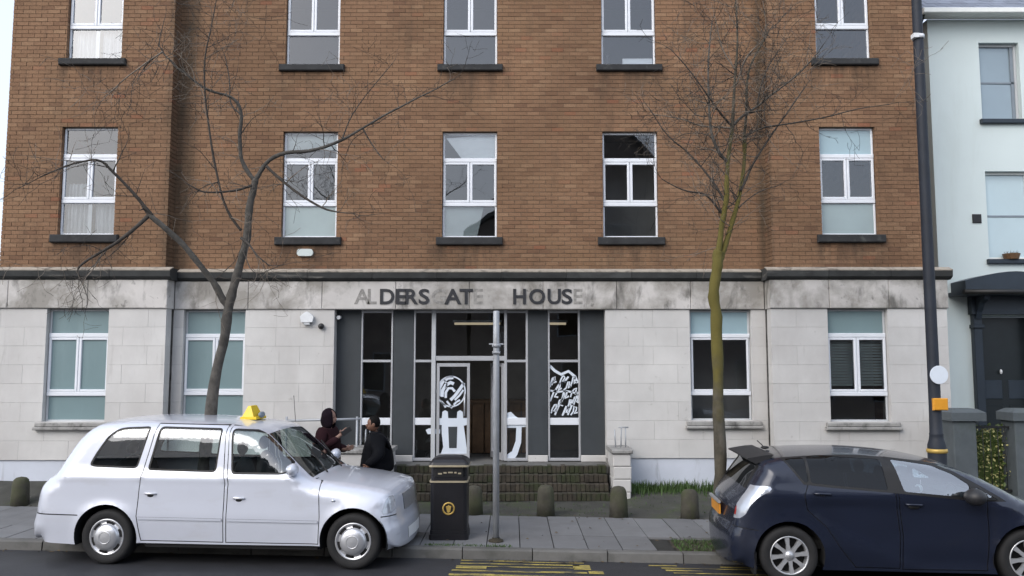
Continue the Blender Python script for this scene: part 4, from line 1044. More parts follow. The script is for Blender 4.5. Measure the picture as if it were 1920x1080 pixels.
# gate piers, gate, hedge
def pier(px0, px1, Y, label, top):
    a = at(px0, 850, Y).x; b_ = at(px1, 850, Y).x
    T = thing('gate_pier', label, 'gate pier', ((a + b_) / 2, Y + .22, .1), group='stone piers of the front gate')
    mb = MB(); mb.bbox(a + .05, b_ - (.15 if px0 < 1850 else .05), Y + .03, Y + .42, .1, top - .20, .015); mb.build('shaft', M['pier'], T)
    mb = MB(); c = MB(); x0, x1, y0, y1 = a, b_, Y - .02, Y + .47
    c.add([(x0, y0, top - .198), (x1, y0, top - .198), (x1, y1, top - .198), (x0, y1, top - .198), (x0, y0, top - .06), (x1, y0, top - .06), (x1, y1, top - .06), (x0, y1, top - .06),
           (x0 + .1, y0 + .1, top), (x1 - .1, y0 + .1, top), (x1 - .1, y1 - .1, top), (x0 + .1, y1 - .1, top)],
          [(0, 1, 5, 4), (1, 2, 6, 5), (2, 3, 7, 6), (3, 0, 4, 7), (4, 5, 9, 8), (5, 6, 10, 9), (6, 7, 11, 10), (7, 4, 8, 11), (8, 9, 10, 11), (3, 2, 1, 0)])
    c.build('cap_stone', M['pier'], T)
    return a, b_ - (.11 if px0 < 1850 else 0)
PY = 13.9
_, pa = pier(1786, 1852, PY, 'blue grey gate pier nearest the black lamp post', 1.63)
pb_, _ = pier(1902, 1968, PY, 'blue grey gate pier at the right edge beyond the ivy', 1.63)
GT = thing('iron_gate', 'black iron gate between the two blue grey piers', 'gate', ((pa + pb_) / 2, PY + .2, .12))
gx0, gx1 = pa - .04, pb_ + .04
mb = MB(); 
for z in (.25, 1.30): mb.box(gx0, gx1, PY + .18, PY + .21, z, z + .035)
mb.build('gate_rail', M['iron'], GT)
for i in range(5):
    X = gx0 + (gx1 - gx0) * (i + .5) / 5
    mb = MB(); mb.tube([(X, PY + .195, .18), (X, PY + .195, 1.36)], .006, 6); mb.build('gate_bar', M['iron'], GT)
def leaves(name, n, c, ext, mat, parent, size=(.03, .06), rs=3):
    rr_ = random.Random(rs); mb = MB()
    for i in range(n):
        p = Vector((c[0] + rr_.uniform(-1, 1) * ext[0], c[1] + rr_.uniform(-1, 1) * ext[1], c[2] + rr_.uniform(-1, 1) * ext[2]))
        s = rr_.uniform(*size)
        q = Quaternion((rr_.gauss(0, 1), rr_.gauss(0, 1), rr_.gauss(0, 1), rr_.gauss(0, 1))).normalized()
        vs = [p + q @ Vector(v) for v in ((0, -s, 0), (s * .6, 0, s * .15), (0, s, 0), (-s * .6, 0, s * .15))]
        mb.add(vs, [(0, 1, 2, 3)])
    return mb.build(name, mat, parent, fix=False)
hc_ = ((gx0 + gx1) / 2, PY + .52, .72)
HD = thing('ivy_bush', 'clipped bush of green and yellow leaves behind the iron gate', 'bush', (hc_[0], hc_[1], .1))
leaves('green_leaves', 1300, hc_, (.62, .26, .62), M['hedge'], HD, (.025, .05), 5)
leaves('yellow_leaves', 1100, (hc_[0], hc_[1] - .03, hc_[2]), (.6, .27, .58), M['hedgeyel'], HD, (.018, .035), 6)
mb = MB(); mb.box(hc_[0] - .52, hc_[0] + .52, hc_[1] - .05, hc_[1] + .25, .1, 1.2); mb.build('woody_core', M['hedge'], HD)
# alley end wall, the gap's deep shade put into its colour
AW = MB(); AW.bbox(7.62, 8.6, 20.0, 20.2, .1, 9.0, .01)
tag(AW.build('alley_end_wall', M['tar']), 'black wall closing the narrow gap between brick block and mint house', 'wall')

# ------------------------------------------------------------------ houses across the street (mirrored in the windows)
def opp_house(x0, x1, y, h, apex, label, gable=None):
    T = thing('house', label, 'house', ((x0 + x1) / 2, y, 0), group='houses across the street')
    mb = MB()
    if gable: mb.prism([(x0, 0), (x1, 0), (x1, h), (gable, apex), (x0, h)], y - 8, y)
    else: mb.box(x0, x1, y - 8, y, 0, h)
    mb.build('wall', M['oppbrick'], T)
    mb = MB()
    if gable:
        for a, b_ in (((x0 - .25, h - .1), (gable, apex + .1)), ((gable, apex + .1), (x1 + .25, h - .1))):
            mb.prism([a, b_, (b_[0], b_[1] + .2), (a[0], a[1] + .2)], y - 8.2, y + .25)
    else: mb.prism([(y + .3, h), (y - 4, apex), (y - 8.3, h)], x0, x1, 'x')
    mb.build('roof', M['opproof'], T)
    n = max(1, int((x1 - x0) / 2.6))
    for fl in range(int(h / 3)):
        for i in range(n):
            X = x0 + (x1 - x0) * (i + .5) / n
            f = MB(); bars(f, X - .55, X + .55, .9 + fl * 3, 2.6 + fl * 3, y + .005, y + .05, .05)
            W = f.build('window', M['sashgrey'], T)
            g2 = MB(); g2.add([(X - .5, y + .02, .95 + fl * 3), (X + .5, y + .02, .95 + fl * 3), (X + .5, y + .02, 2.55 + fl * 3), (X - .5, y + .02, 2.55 + fl * 3)], [(0, 1, 2, 3)]); g2.build('pane', M['darkglass'], W)
opp_house(-1.8, 9.6, -9.5, 9.0, 14.2, 'tall steep gabled brick house straight across the street', gable=5.4)
opp_house(-12.5, -2.0, -9.5, 5.6, 7.4, 'low brick terrace across the street, left of the gabled house')
opp_house(9.8, 24.0, -9.5, 5.6, 7.4, 'low brick terrace across the street, right of the gabled house')
opp_house(-30, -12.7, -9.5, 5.8, 7.6, 'brick terrace across the street, farthest left')

# ------------------------------------------------------------------ vehicles
def resample(P, step):
    P = [np.array(p, float) for p in P]; out = [P[0]]
    for a, b in zip(P[:-1], P[1:]):
        n = max(1, int(np.linalg.norm(b - a) / step))
        for i in range(1, n + 1): out.append(a + (b - a) * i / n)
    return np.array(out)

def chaikin(P, it=2):
    P = [np.array(p, float) for p in P]
    for _ in range(it):
        Q = [P[0]]
        for a, b in zip(P[:-1], P[1:]):
            Q += [a * .75 + b * .25, a * .25 + b * .75]
        Q.append(P[-1]); P = Q
    return P

def inpoly(P, poly):
    P = np.asarray(P); x, y = P[:, 0], P[:, 1]; r = np.zeros(len(P), bool)
    n = len(poly); j = n - 1
    for i in range(n):
        xi, yi = poly[i]; xj, yj = poly[j]
        c = ((yi > y) != (yj > y)) & (x < (xj - xi) * (y - yi) / (yj - yi + 1e-12) + xi)
        r ^= c; j = i
    return r

def shrink(poly, d):
    P = np.array(poly, float); n = len(P)
    area = sum(P[i][0] * P[(i+1) % n][1] - P[(i+1) % n][0] * P[i][1] for i in range(n))
    sg = 1 if area > 0 else -1; out = []
    for i in range(n):
        a, b, c = P[i-1], P[i], P[(i+1) % n]
        e1 = (b - a) / (np.linalg.norm(b - a) + 1e-9); e2 = (c - b) / (np.linalg.norm(c - b) + 1e-9)
        n1 = np.array([-e1[1], e1[0]]) * sg; n2 = np.array([-e2[1], e2[0]]) * sg
        m = n1 + n2; m /= (np.linalg.norm(m) + 1e-9)
        k = d / max(.35, float(m @ n1)); out.append(b + m * k)
    return [tuple(p) for p in out]

def roundpoly(poly, it=2):
    P = [np.array(p, float) for p in poly]
    for _ in range(it):
        Q = []
        for i in range(len(P)):
            a, b = P[i], P[(i+1) % len(P)]
            Q += [a * .82 + b * .18, a * .18 + b * .82]
        P = Q
    return [tuple(p) for p in P]

def roundcorner(poly, rad=.05, n=4):
    P = [np.array(p, float) for p in poly]; out = []
    for i in range(len(P)):
        a, b, c = P[i-1], P[i], P[(i+1) % len(P)]
        l1, l2 = np.linalg.norm(a - b), np.linalg.norm(c - b)
        p = b + (a - b) / l1 * min(rad, l1 * .45); q = b + (c - b) / l2 * min(rad, l2 * .45)
        for k in range(n + 1):
            t = k / n; out.append(tuple((1-t)**2 * p + 2*t*(1-t) * b + t*t * q))
    return out

class Car:
    """body shell grown from a side profile: every point of the side gets a half width from tumblehome and edge rounding"""
    def __init__(s, prof, sill, width, rfun, crown, arches, smooth=2):
        s.C = resample(chaikin(prof, smooth), .035)
        d = np.gradient(s.C, axis=0); d /= np.linalg.norm(d, axis=1)[:, None]
        s.nout = np.stack([-d[:, 1], d[:, 0]], 1)        # left of travel (rear -> over roof -> front) = outwards
        s.crown = np.array([crown(*p) for p in s.C])
        s.S = s.C - s.nout * s.crown[:, None]
        s.r = np.array([rfun(*p) for p in s.S])
        k = np.ones(9) / 9; s.r = np.convolve(np.pad(s.r, 4, 'edge'), k, 'valid')
        s.width = width; s.arches = arches; s.sill = sill
        s.outline = [tuple(p) for p in s.S] + [tuple(p) for p in resample([tuple(s.S[-1])] + sill[::-1] + [tuple(s.S[0])], .05)[1:-1]]
        s.A, s.Bv = s.S[:-1], s.S[1:] - s.S[:-1]; s.L2 = (s.Bv ** 2).sum(1) + 1e-12
    def dist(s, P):
        P = np.asarray(P, float)
        t = np.clip(((P[:, None] - s.A[None]) * s.Bv[None]).sum(2) / s.L2[None], 0, 1)
        q = s.A[None] + t[..., None] * s.Bv[None]
        dd = np.linalg.norm(P[:, None] - q, axis=2); i = dd.argmin(1)
        m = np.arange(len(P))
        return dd[m, i], s.r[i] * (1 - t[m, i]) + s.r[np.minimum(i + 1, len(s.r) - 1)] * t[m, i]
    def Y(s, P):
        P = np.asarray(P, float); d, r = s.dist(P)
        q = np.clip(d / r, 0, 1)
        W = np.array([s.width(x, z) for x, z in P])
        y = W - r * (1 - np.sqrt(np.clip(1 - (1 - q) ** 2, 0, 1)))
        for (ax, az, ar) in s.arches:
            e = np.hypot(P[:, 0] - ax, P[:, 1] - az) - ar
            y += .016 * np.exp(-(np.clip(e, 0, 1) / .05) ** 2)
        return y
    def make(s, root, regions, paint, cut, strip_classes):
        """regions: list of (polygon, name, mat, inset, parent_key, key); cut first match wins"""
        pts = []; edges = []
        def addloop(poly, step=.04, closed=True):
            P = resample(list(poly) + ([poly[0]] if closed else []), step)
            if closed: P = P[:-1]
            n0 = len(pts); pts.extend([tuple(p) for p in P])
            edges.extend([(n0 + i, n0 + (i + 1) % len(P)) for i in range(len(P) if closed else len(P) - 1)])
        n0 = 0; pts.extend(s.outline); edges.extend([(i, (i + 1) % len(s.outline)) for i in range(len(s.outline))])
        for rg in regions: addloop(rg[0])
        for (ax, az, ar) in s.arches:
            addloop([(ax + ar * math.cos(2 * math.pi * i / 48), az + ar * math.sin(2 * math.pi * i / 48)) for i in range(48)], .2)
        extra = []
        for f in (.03, .12, .28, .5, .75, 1.0):
            extra += [tuple(p) for p in (s.S - s.nout * (s.r * f)[:, None])[::2 if f > .3 else 1]]
        x0, z0 = s.S.min(0); x1, z1 = s.S.max(0)
        for i, X in enumerate(np.arange(x0, x1, .055)):
            for Z in np.arange(0.1, z1, .055): extra.append((X + (.0 if int(Z / .055) % 2 else .027), Z))
        extra = np.array(extra); extra = extra[inpoly(extra, s.outline)]
        base = np.array(pts)
        keep = []
        seen = {}
        for p in base: seen.setdefault((round(p[0] / .02), round(p[1] / .02)), []).append(p)
        for p in extra:
            k = (round(p[0] / .02), round(p[1] / .02)); ok = True
            for dx in (-1, 0, 1):
                for dz in (-1, 0, 1):
                    for q in seen.get((k[0] + dx, k[1] + dz), ()):
                        if (q[0] - p[0]) ** 2 + (q[1] - p[1]) ** 2 < .009 ** 2: ok = False
            if ok: keep.append(tuple(p)); seen.setdefault(k, []).append(p)
        allp = [Vector(p) for p in pts] + [Vector(p) for p in keep]
        vo, _, fo, *_r = delaunay_2d_cdt(allp, edges, [], 0, 1e-5)
        V = np.array([v[:] for v in vo]); Fc = np.array([list(f) for f in fo if len(f) == 3])
        cen = V[Fc].mean(1)
        ok = inpoly(cen, s.outline)
        for (ax, az, ar) in s.arches: ok &= np.hypot(cen[:, 0] - ax, cen[:, 1] - az) > ar
        Fc, cen = Fc[ok], cen[ok]
        a_ = V[Fc[:, 1]] - V[Fc[:, 0]]; b_ = V[Fc[:, 2]] - V[Fc[:, 0]]
        fl = (a_[:, 0] * b_[:, 1] - a_[:, 1] * b_[:, 0]) < 0; Fc[fl] = Fc[fl][:, ::-1]
        cls = np.full(len(Fc), -1)
        for i in range(len(regions) - 1, -1, -1): cls[inpoly(cen, regions[i][0])] = i
        Yv = s.Y(V)
        made = {}
        def emit(mb, F, inset, side):
            used = np.unique(F); mp = {u: i for i, u in enumerate(used)}
            vs = [(V[u][0], side * (Yv[u] - inset), V[u][1]) for u in used]
            fs = [tuple(mp[i] for i in (f if side < 0 else f[::-1])) for f in F]
            mb.add(vs, fs, True)
        # body: both sides + strip
        body = MB()
        for side in (-1, 1): emit(body, Fc[cls == -1], 0, side)
        fr = [-1, -.97, -.93, -.8, -.55, -.28, 0, .28, .55, .8, .93, .97, 1]
        ys = np.array([s.width(*p) for p in s.S]) - s.r
        grid = []
        for i in range(len(s.C)):
            row = []
            for f in fr:
                p = s.C[i] - s.nout[i] * s.crown[i] * f * f
                row.append((p[0], f * (ys[i] + 0 * 1), p[1]))
            grid.append(row)
        # first row edge must coincide with side mesh contour
        Yc = s.Y(s.S)
        for i in range(len(grid)):
            grid[i] = [(g_[0], f * Yc[i], g_[2]) for g_, f in zip(grid[i], fr)]
        strips = {}
        for i in range(len(grid) - 1):
            mid = (s.C[i] + s.C[i+1]) / 2
            for j in range(len(fr) - 1):
                fm_ = abs(fr[j] + fr[j+1]) / 2; key = None
                for (test, fmax, nm, mt, ins) in strip_classes:
                    if test(*mid):
                        if fm_ < fmax: key = (nm, mt, ins)
                        elif fm_ < fmax + .05: key = (nm + '_seal', 'seal', ins * .5, fr[j] > 0)
                        break
                strips.setdefault(key, []).append((i, j))
        for key, cells in strips.items():
            ins = key[2] if key else 0
            ids = {}; vs = []; fs = []
            def vid(i, j):
                if (i, j) not in ids:
                    p = grid[i][j]; nn = s.nout[i] * ins
                    ids[(i, j)] = len(vs); vs.append((p[0] - nn[0], p[1], p[2] - nn[1]))
                return ids[(i, j)]
            for i, j in cells: fs.append((vid(i, j), vid(i+1, j), vid(i+1, j+1), vid(i, j+1)))
            if key is None: body.add(vs, fs, True)
            else: MB().add(vs, fs, True).build(key[0], M[key[1]], root, fix=False, local=True)
        bo = body.build('body', paint, root, fix=False, weld=True, local=True)
        bmx = bmesh.new(); bmx.from_mesh(bo.data); bmesh.ops.recalc_face_normals(bmx, faces=bmx.faces); bmx.to_mesh(bo.data); bmx.free()
        made['body'] = bo
        for side in (-1, 1):
            made2 = {}
            order = sorted(range(len(regions)), key=lambda i: 0 if regions[i][4] is None else 1)
            for i in order:
                poly, nm, mt, ins, par, key = regions[i]
                F = Fc[cls == i]
                if len(F) == 0: continue
                mb = MB(); emit(mb, F, ins, side)
                o = mb.build(nm, mt if not isinstance(mt, str) else M[mt], made2.get(par, root), fix=False, local=True)
                made2[key] = o
            made[side] = made2
        return made

def wheel(root, x, y, r, w, side, style):
    Wh = empty('wheel', (x, y, r), parent=root)
    t = MB(); s = side
    prof = [(r * .66, s * .0), (r * .70, s * .012), (r * .86, s * .022), (r * .955, s * .010), (r, -s * .02), (r, -s * (w - .03)), (r * .95, -s * w), (r * .66, -s * w)]
    t.lathe(prof, axis='y', n=40); t.build('tyre', M['rubber'], Wh, local=True)
    rim = MB(); rr = r * .67
    if style == 'cap':
        rim.lathe([(rr, -s * .02), (rr, s * .008), (rr * .93, s * .012), (rr * .88, -s * .006), (rr * .74, -s * .012), (rr * .72, s * .02), (rr * .60, s * .040), (rr * .35, s * .052), (.001, s * .056)], axis='y', n=40)
        rim.build('hubcap', M['hub'], Wh, local=True)
        for k in range(6):
            sl_ = MB()
            a0 = 2 * math.pi * k / 6 + .3
            vs = []
            for i in range(6):
                a = a0 + .55 * (i / 5 - .5)
                for rd in (.735, .885): vs.append((rr * rd * math.cos(a), s * .004, rr * rd * math.sin(a)))
            sl_.add(vs, [(2*i, 2*i+1, 2*i+3, 2*i+2) for i in range(5)])
            sl_.build('cap_slot', M['under'], Wh, local=True)
        ring_ = MB(); ring_.lathe([(rr * .30, s * .054), (rr * .33, s * .060), (rr * .36, s * .052)], axis='y', n=30); ring_.build('cap_ring', M['alloy'], Wh, local=True)
    else:
        rim.lathe([(rr, -s * .05), (rr, s * .008), (rr * .94, s * .012), (rr * .90, -s * .02), (rr * .90, -s * .10), (.001, -s * .10)], axis='y', n=40)
        rim.build('rim', M['under'] if False else M['alloy'], Wh, local=True)
        bk_ = MB(); bk_.lathe([(rr * .89, -s * .085), (.001, -s * .085)], axis='y', n=30); bk_.build('brake_disc', M['under'], Wh, local=True)
        for k in range(8):
            a = 2 * math.pi * k / 8 + .12; sp = MB(); c_, s_ = math.cos(a), math.sin(a)
            q = [(.02, -.028), (rr * .55, -.017), (rr * .93, -.026), (rr * .93, .026), (rr * .55, .017), (.02, .028)]
            P_ = [(u * c_ - v * s_, u * s_ + v * c_) for u, v in q]
            sp.prism(P_, s * .004, -s * .03); sp.build('spoke', M['alloy'], Wh, local=True)
        cp = MB(); cp.lathe([(.052, -s * .02), (.050, s * .010), (.001, s * .016)], axis='y', n=20); cp.build('hub_cap', M['alloy'], Wh, local=True)
    return Wh

def arch_liner(root, x, z, r, y0, y1):
    mb = MB(); n = 24; vs = []; fs = []
    for i in range(n + 1):
        a = -0.25 + (math.pi + .5) * i / n
        for y in (y0, y1): vs.append((x + r * math.cos(a), y, z + r * math.sin(a)))
    for i in range(n): fs.append((2*i, 2*i+1, 2*i+3, 2*i+2))
    mb.add(vs, fs, True)
    cap = len(mb.v); mb.add([(x, y1, z)] + [(x + r * math.cos(-.25 + (math.pi + .5) * i / n), y1, z + r * math.sin(-.25 + (math.pi + .5) * i / n)) for i in range(n + 1)], [(0, i, i + 1) for i in range(1, n + 1)])
    mb.build('wheel_arch', M['under'], root, fix=False, local=True)

def seat(root, x, y, z, w, h, face=1):
    Sx = empty('seat', (x, y, z), parent=root)
    mb = MB(); mb.ball((0, 0, .0), (.27, w/2, .10), 14, 8); mb.build('cushion', M['seat'], Sx, local=True)
    mb = MB(); mb.ball((-face * .24, 0, h * .45), (.10, w/2, h * .5), 14, 8); mb.build('seat_back', M['seat'], Sx, local=True)
    mb = MB(); mb.ball((-face * .27, 0, h + .07), (.055, .12, .09), 12, 8); mb.build('head_rest', M['seat'], Sx, local=True)

def place(Ox, Oy, ang, W):
    return (Ox - math.sin(ang) * W, Oy + math.cos(ang) * W, 0), ang

# ---- the taxi
ang = R(-4.8); Wc = .88
loc, a_ = place(-3.3275, 9.9595, ang, Wc)
TX = thing('taxi', 'silver white hackney taxi with yellow roof sign parked at the kerb', 'taxi', loc, a_)
prof = [(-2.44, .20), (-2.56, .20), (-2.61, .27), (-2.62, .46), (-2.59, .56), (-2.575, .60), (-2.57, .71), (-2.55, .845), (-2.50, .955), (-2.42, 1.045), (-2.32, 1.085),
        (-2.245, 1.20), (-2.15, 1.37), (-2.06, 1.50), (-1.95, 1.61), (-1.80, 1.685), (-1.55, 1.715), (-1.25, 1.727), (-.9, 1.725), (-.55, 1.715), (-.2, 1.69), (.1, 1.655), (.28, 1.605),
        (.40, 1.535), (.62, 1.33), (.84, 1.13), (.955, 1.045), (1.10, 1.03), (1.35, 1.005), (1.62, .965), (1.83, .92), (1.92, .875), (1.96, .80), (1.98, .66), (1.99, .55), (2.02, .48), (2.035, .36), (2.035, .22), (2.00, .165), (1.90, .16)]
def w_tx(x, z):
    w = Wc - (.03 if z > 1.04 else 0) * min(1, (z - 1.04) / .06 if z > 1.04 else 0)
    if z > 1.05: w -= .17 * (z - 1.05)
    if z < .45: w -= .10 * (.45 - z)
    w += .012 * math.exp(-((z - .60) / .12) ** 2) - .011 * math.exp(-((z - .955) / .025) ** 2)
    if x > 1.2: w -= .05 * ((x - 1.2) / .9) ** 2
    if x < -1.9: w -= .05 * ((-1.9 - x) / .8) ** 2
    return w
def r_tx(x, z):
    if x > 1.86: return .24
    if x > .95 and z > .8: return .20
    if x < -2.3: return .24
    if x < -1.85: return .20
    return .16
crown_tx = lambda x, z: .05 if (x > 1.9 or x < -2.3) else .035
arches = [(-1.53, .322, .392), (1.477, .322, .392)]
car = Car(prof, [(-1.95, .235), (-1.1, .265), (0, .262), (1.07, .268), (1.9, .21)], w_tx, r_tx, crown_tx, arches)
qw = roundcorner([(-1.80, 1.17), (-1.74, 1.30), (-1.61, 1.51), (-1.50, 1.595), (-1.40, 1.615), (-1.075, 1.628), (-1.19, 1.13), (-1.74, 1.145)], .055)
rw = roundcorner([(-.965, 1.628), (-.178, 1.610), (-.205, 1.096), (-1.062, 1.112)], .055)
fw = roundcorner([(-.067, 1.608), (.20, 1.592), (.40, 1.548), (.50, 1.48), (.60, 1.36), (.715, 1.195), (.70, 1.11), (.60, 1.078), (-.018, 1.077)], .055)
rdoor = [(-1.005, 1.665), (-.135, 1.648), (-.105, 1.10), (-.075, 1.0), (-.08, .285), (-1.095, .290), (-1.155, .58), (-1.135, .95), (-1.11, 1.14)]
fdoor = [(-.100, 1.646), (.22, 1.625), (.44, 1.555), (.56, 1.46), (.90, 1.065), (1.06, 1.0), (1.085, .6), (1.07, .285), (-.055, .285), (-.045, 1.0), (-.07, 1.10)]
regs = []
def win_regs(poly, parent, t=.022, glass='carglass', gi=.010):
    regs.append((shrink(poly, t), 'pane', glass, gi, parent, ('p', len(regs))))
    regs.append((poly, 'window_seal', 'seal', .003, parent, ('s', len(regs))))
win_regs(rw, 'rd'); win_regs(fw, 'fd'); win_regs(qw, None)
strip_z = lambda x: .552 - .006 * x
def vstrip(x0, x1, z, h): return [(x0, z(x0) - h), (x1, z(x1) - h), (x1, z(x1) + h), (x0, z(x0) + h)]
regs.append((vstrip(-1.13, -.10, strip_z, .014), 'rub_strip', M['cab'], -.012, 'rd', 'rs1'))
regs.append((vstrip(-.035, 1.06, strip_z, .014), 'rub_strip', M['cab'], -.012, 'fd', 'rs2'))
regs.append((shrink(rdoor, .010), 'door', M['cab'], .0, None, 'rd')); regs.append((rdoor, 'door_gap', 'seal', .010, None, 'rg'))
regs.append((shrink(fdoor, .010), 'door', M['cab'], .0, None, 'fd')); regs.append((fdoor, 'door_gap', 'seal', .010, None, 'fg'))
regs.append(([(-2.9, .585), (-1.88, .575), (-1.88, .588), (-2.9, .60)], 'bumper_gap', 'seal', .006, None, 'bg1'))
regs.append(([(1.80, .600), (2.4, .600), (2.4, .613), (1.80, .613)], 'bumper_gap', 'seal', .006, None, 'bg2'))
regs.append(([(1.10, 1.010), (1.40, .992), (1.75, .945), (2.06, .84), (2.06, .852), (1.75, .957), (1.40, 1.004), (1.10, 1.022)], 'bonnet_gap', 'seal', .006, None, 'bon'))
regs.append((roundpoly([(1.80, .63), (1.93, .64), (1.93, .82), (1.85, .83)], 1), 'headlight', 'clearlens', -.004, None, 'hl'))
regs.append((roundpoly([(-2.60, .74), (-2.48, .74), (-2.45, .93), (-2.55, .94)], 1), 'tail_light', 'red', -.003, None, 'tl'))
strips = [(lambda x, z: .36 < x < .955 and z > 1.045, .90, 'windscreen', 'screen', .006),
          (lambda x, z: -2.27 < x < -1.93 and z > 1.15, .80, 'rear_window', 'carglass', .006),
          (lambda x, z: x > 1.93 and .62 < z < .80, .45, 'grille', 'hub', -.006),
          (lambda x, z: x > 1.96 and .28 < z < .40, .5, 'number_plate', 'white', -.004)]
tx = car.make(TX, regs, M['cab'], None, strips)
for ax in (-1.53, 1.477):
    for sd_ in (-1, 1):
        wheel(TX, ax, sd_ * (Wc - .035), .322, .21, sd_, 'cap')
        arch_liner(TX, ax, .322, .40, sd_ * (Wc - .01), sd_ * .55)
mb = MB(); mb.box(-2.4, 1.95, -.60, .60, .20, .42); mb.box(-1.06, 1.05, -.83, .83, .215, .30); mb.build('underbody', M['under'], TX, local=True)
mb = MB(); mb.box(-1.9, 1.0, -.72, .72, .40, .55); mb.build('cabin_floor', M['under'], TX, local=True)
mb = MB(); mb.box(.72, .98, -.68, .68, .55, 1.02); mb.build('dashboard', M['seat'], TX, local=True)
mb = MB(); mb.box(-.33, -.30, -.66, .66, .55, 1.12); mb.build('partition', M['seat'], TX, local=True)
seat(TX, .18, -.35, .72, .5, .55); seat(TX, .18, .35, .72, .5, .55); seat(TX, -1.45, 0, .75, 1.2, .48)
def handle(parent, x, z, y, L=.15, mat='hub'):
    mb = MB(); mb.tube([(x - L/2, y, z + .006), (x - L/2 + .02, y - .02, z + .004), (x + L/2 - .02, y - .02, z), (x + L/2, y, z - .004)], [.009, .012, .012, .009], 8); mb.build('handle', M[mat], parent, local=True)
    mb = MB(); mb.ball((x, y + .006, z - .025), (L * .33, .012, .022), 10, 6); mb.build('handle_recess', M['seal'], parent, local=True)  # black blob stands in for the shadow under the handle
ysd = -car.Y([(-.99, .84), (.11, .80), (1.22, .80), (.80, 1.10)])
handle(tx[-1]['rd'], -.99, .845, ysd[0]); handle(tx[-1]['fd'], .10, .805, ysd[1])
for sd_ in (-1, 1):
    Mi = empty('mirror', (.74, sd_ * (-ysd[3]), 1.11), parent=TX)
    mb = MB(); mb.ball((0, sd_ * .12, .03), (.065, .10, .075), 14, 10); mb.build('mirror_shell', M['cab'], Mi, local=True)
    mb = MB(); mb.tube([(.02, -sd_ * .02, -.03), (.01, sd_ * .08, .0)], .022, 8); mb.build('mirror_arm', M['seal'], Mi, local=True)
    mb = MB(); mb.ball((-.04, sd_ * .12, .03), (.032, .085, .06), 12, 8); mb.build('mirror_glass', M['clearlens'], Mi, local=True)
mb = MB(); mb.ball((1.24, ysd[2], .79), (.03, .012, .016), 10, 6); mb.build('side_repeater', M['clearlens'], TX, local=True)
SG = empty('roof_sign', (-.12, 0, 1.685), parent=TX)
mb = MB(); mb.add([(-.078, -.15, .02), (.078, -.15, .02), (.078, .15, .02), (-.078, .15, .02), (-.018, -.10, .160), (.018, -.10, .160), (.018, .10, .160), (-.018, .10, .160)], [(0, 1, 5, 4), (1, 2, 6, 5), (2, 3, 7, 6), (3, 0, 4, 7), (4, 5, 6, 7), (3, 2, 1, 0)]); mb.build('sign_shell', M['taxisign'], SG, local=True)
mb = MB(); mb.box(-.09, .12, -.17, .17, -.01, .022); mb.build('sign_base', M['taxisign'], SG, local=True)
mb = MB(); mb.ball((.125, .0, .045), (.03, .10, .04), 10, 8); mb.build('sign_lamp', M['sashgrey'], SG, local=True)
for yy in (-.35, .25):
    mb = MB(); mb.tube([(1.0, yy, 1.055), (.93, yy + .1, 1.085), (.62, yy + .32, 1.355)], .010, 6); mb.build('wiper', M['seal'], TX, local=True)
mb = MB(); mb.tube([(.24, .62, 1.60), (.20, .64, 1.95)], .004, 5); mb.build('aerial', M['seal'], TX, local=True)
mb = MB(); mb.tube([(-2.62, .45, .22), (-2.72, .45, .21)], .03, 10); mb.build('exhaust_pipe', M['under'], TX, local=True)

# ---- the navy people carrier
ang = R(-4.0); Wn = .86
loc, a_ = place(2.992, 9.185, ang, Wn)
NV = thing('parked_car', 'dark navy estate car with clear tail lights parked under the green trunked tree', 'car', loc, a_)
prof = [(-.46, .125), (-.59, .13), (-.64, .17), (-.65, .30), (-.65, .44), (-.635, .54), (-.60, .61), (-.58, .70), (-.56, .82), (-.495, .93), (-.415, 1.03), (-.31, 1.19), (-.235, 1.285), (-.17, 1.33), (-.03, 1.362), (.25, 1.385), (.55, 1.398), (.80, 1.402),
        (1.05, 1.395), (1.42, 1.365), (1.72, 1.315), (1.95, 1.25), (2.2, 1.14), (2.42, 1.02), (2.58, .93), (2.75, .875), (2.95, .815), (3.15, .72), (3.27, .62), (3.31, .48), (3.31, .30), (3.24, .18), (3.1, .15)]
def w_nv(x, z):
    w = Wn
    if z > .98: w -= .36 * (z - .98)
    if z < .40: w -= .16 * (.40 - z)
    # character line sweeping up from the rear wheel to the shoulder
    w += .020 * math.exp(-((z - (.90 - .04 * (x - 1))) / .035) ** 2) * (1 if x > -.2 else 0)
    if .3 < x < 2.2:
        zl = 1.02 - .80 * min(1, ((x - .15) / 1.3)) ** .55
        w -= .022 / (1 + math.exp(-(z - zl) / .02)) * (1 if z < .88 else max(0, 1 - (z - .88) / .06))
    if x > 2.5: w -= .09 * ((x - 2.5) / .8) ** 2
    if x < -.1: w -= .10 * ((-.1 - x) / .5) ** 2
    return w
def r_nv(x, z):
    if x > 3.0: return .35
    if x < -.42: return .14
    if x < -.1: return .15
    if x > 2.3: return .22
    return .15
car2 = Car(prof, [(-.3, .16), (.35, .165), (2.0, .15), (2.9, .15)], w_nv, r_nv, lambda x, z: .05 if (x < -.25 or x > 3) else .03, [(.023, .311, .372), (2.53, .311, .372)])
q1 = roundcorner([(.035, 1.325), (.245, 1.345), (.255, 1.095), (.215, 1.09)], .03)
q2 = roundcorner([(.275, 1.350), (.44, 1.365), (1.06, 1.335), (1.09, 1.02), (.50, 1.066), (.280, 1.088)], .03)
q3 = roundcorner([(1.18, 1.335), (1.38, 1.31), (1.60, 1.278), (1.80, 1.195), (1.95, 1.085), (1.925, .955), (1.26, 1.008)], .03)
q4 = roundcorner([(2.01, 1.065), (2.24, .930), (2.03, .940)], .03)
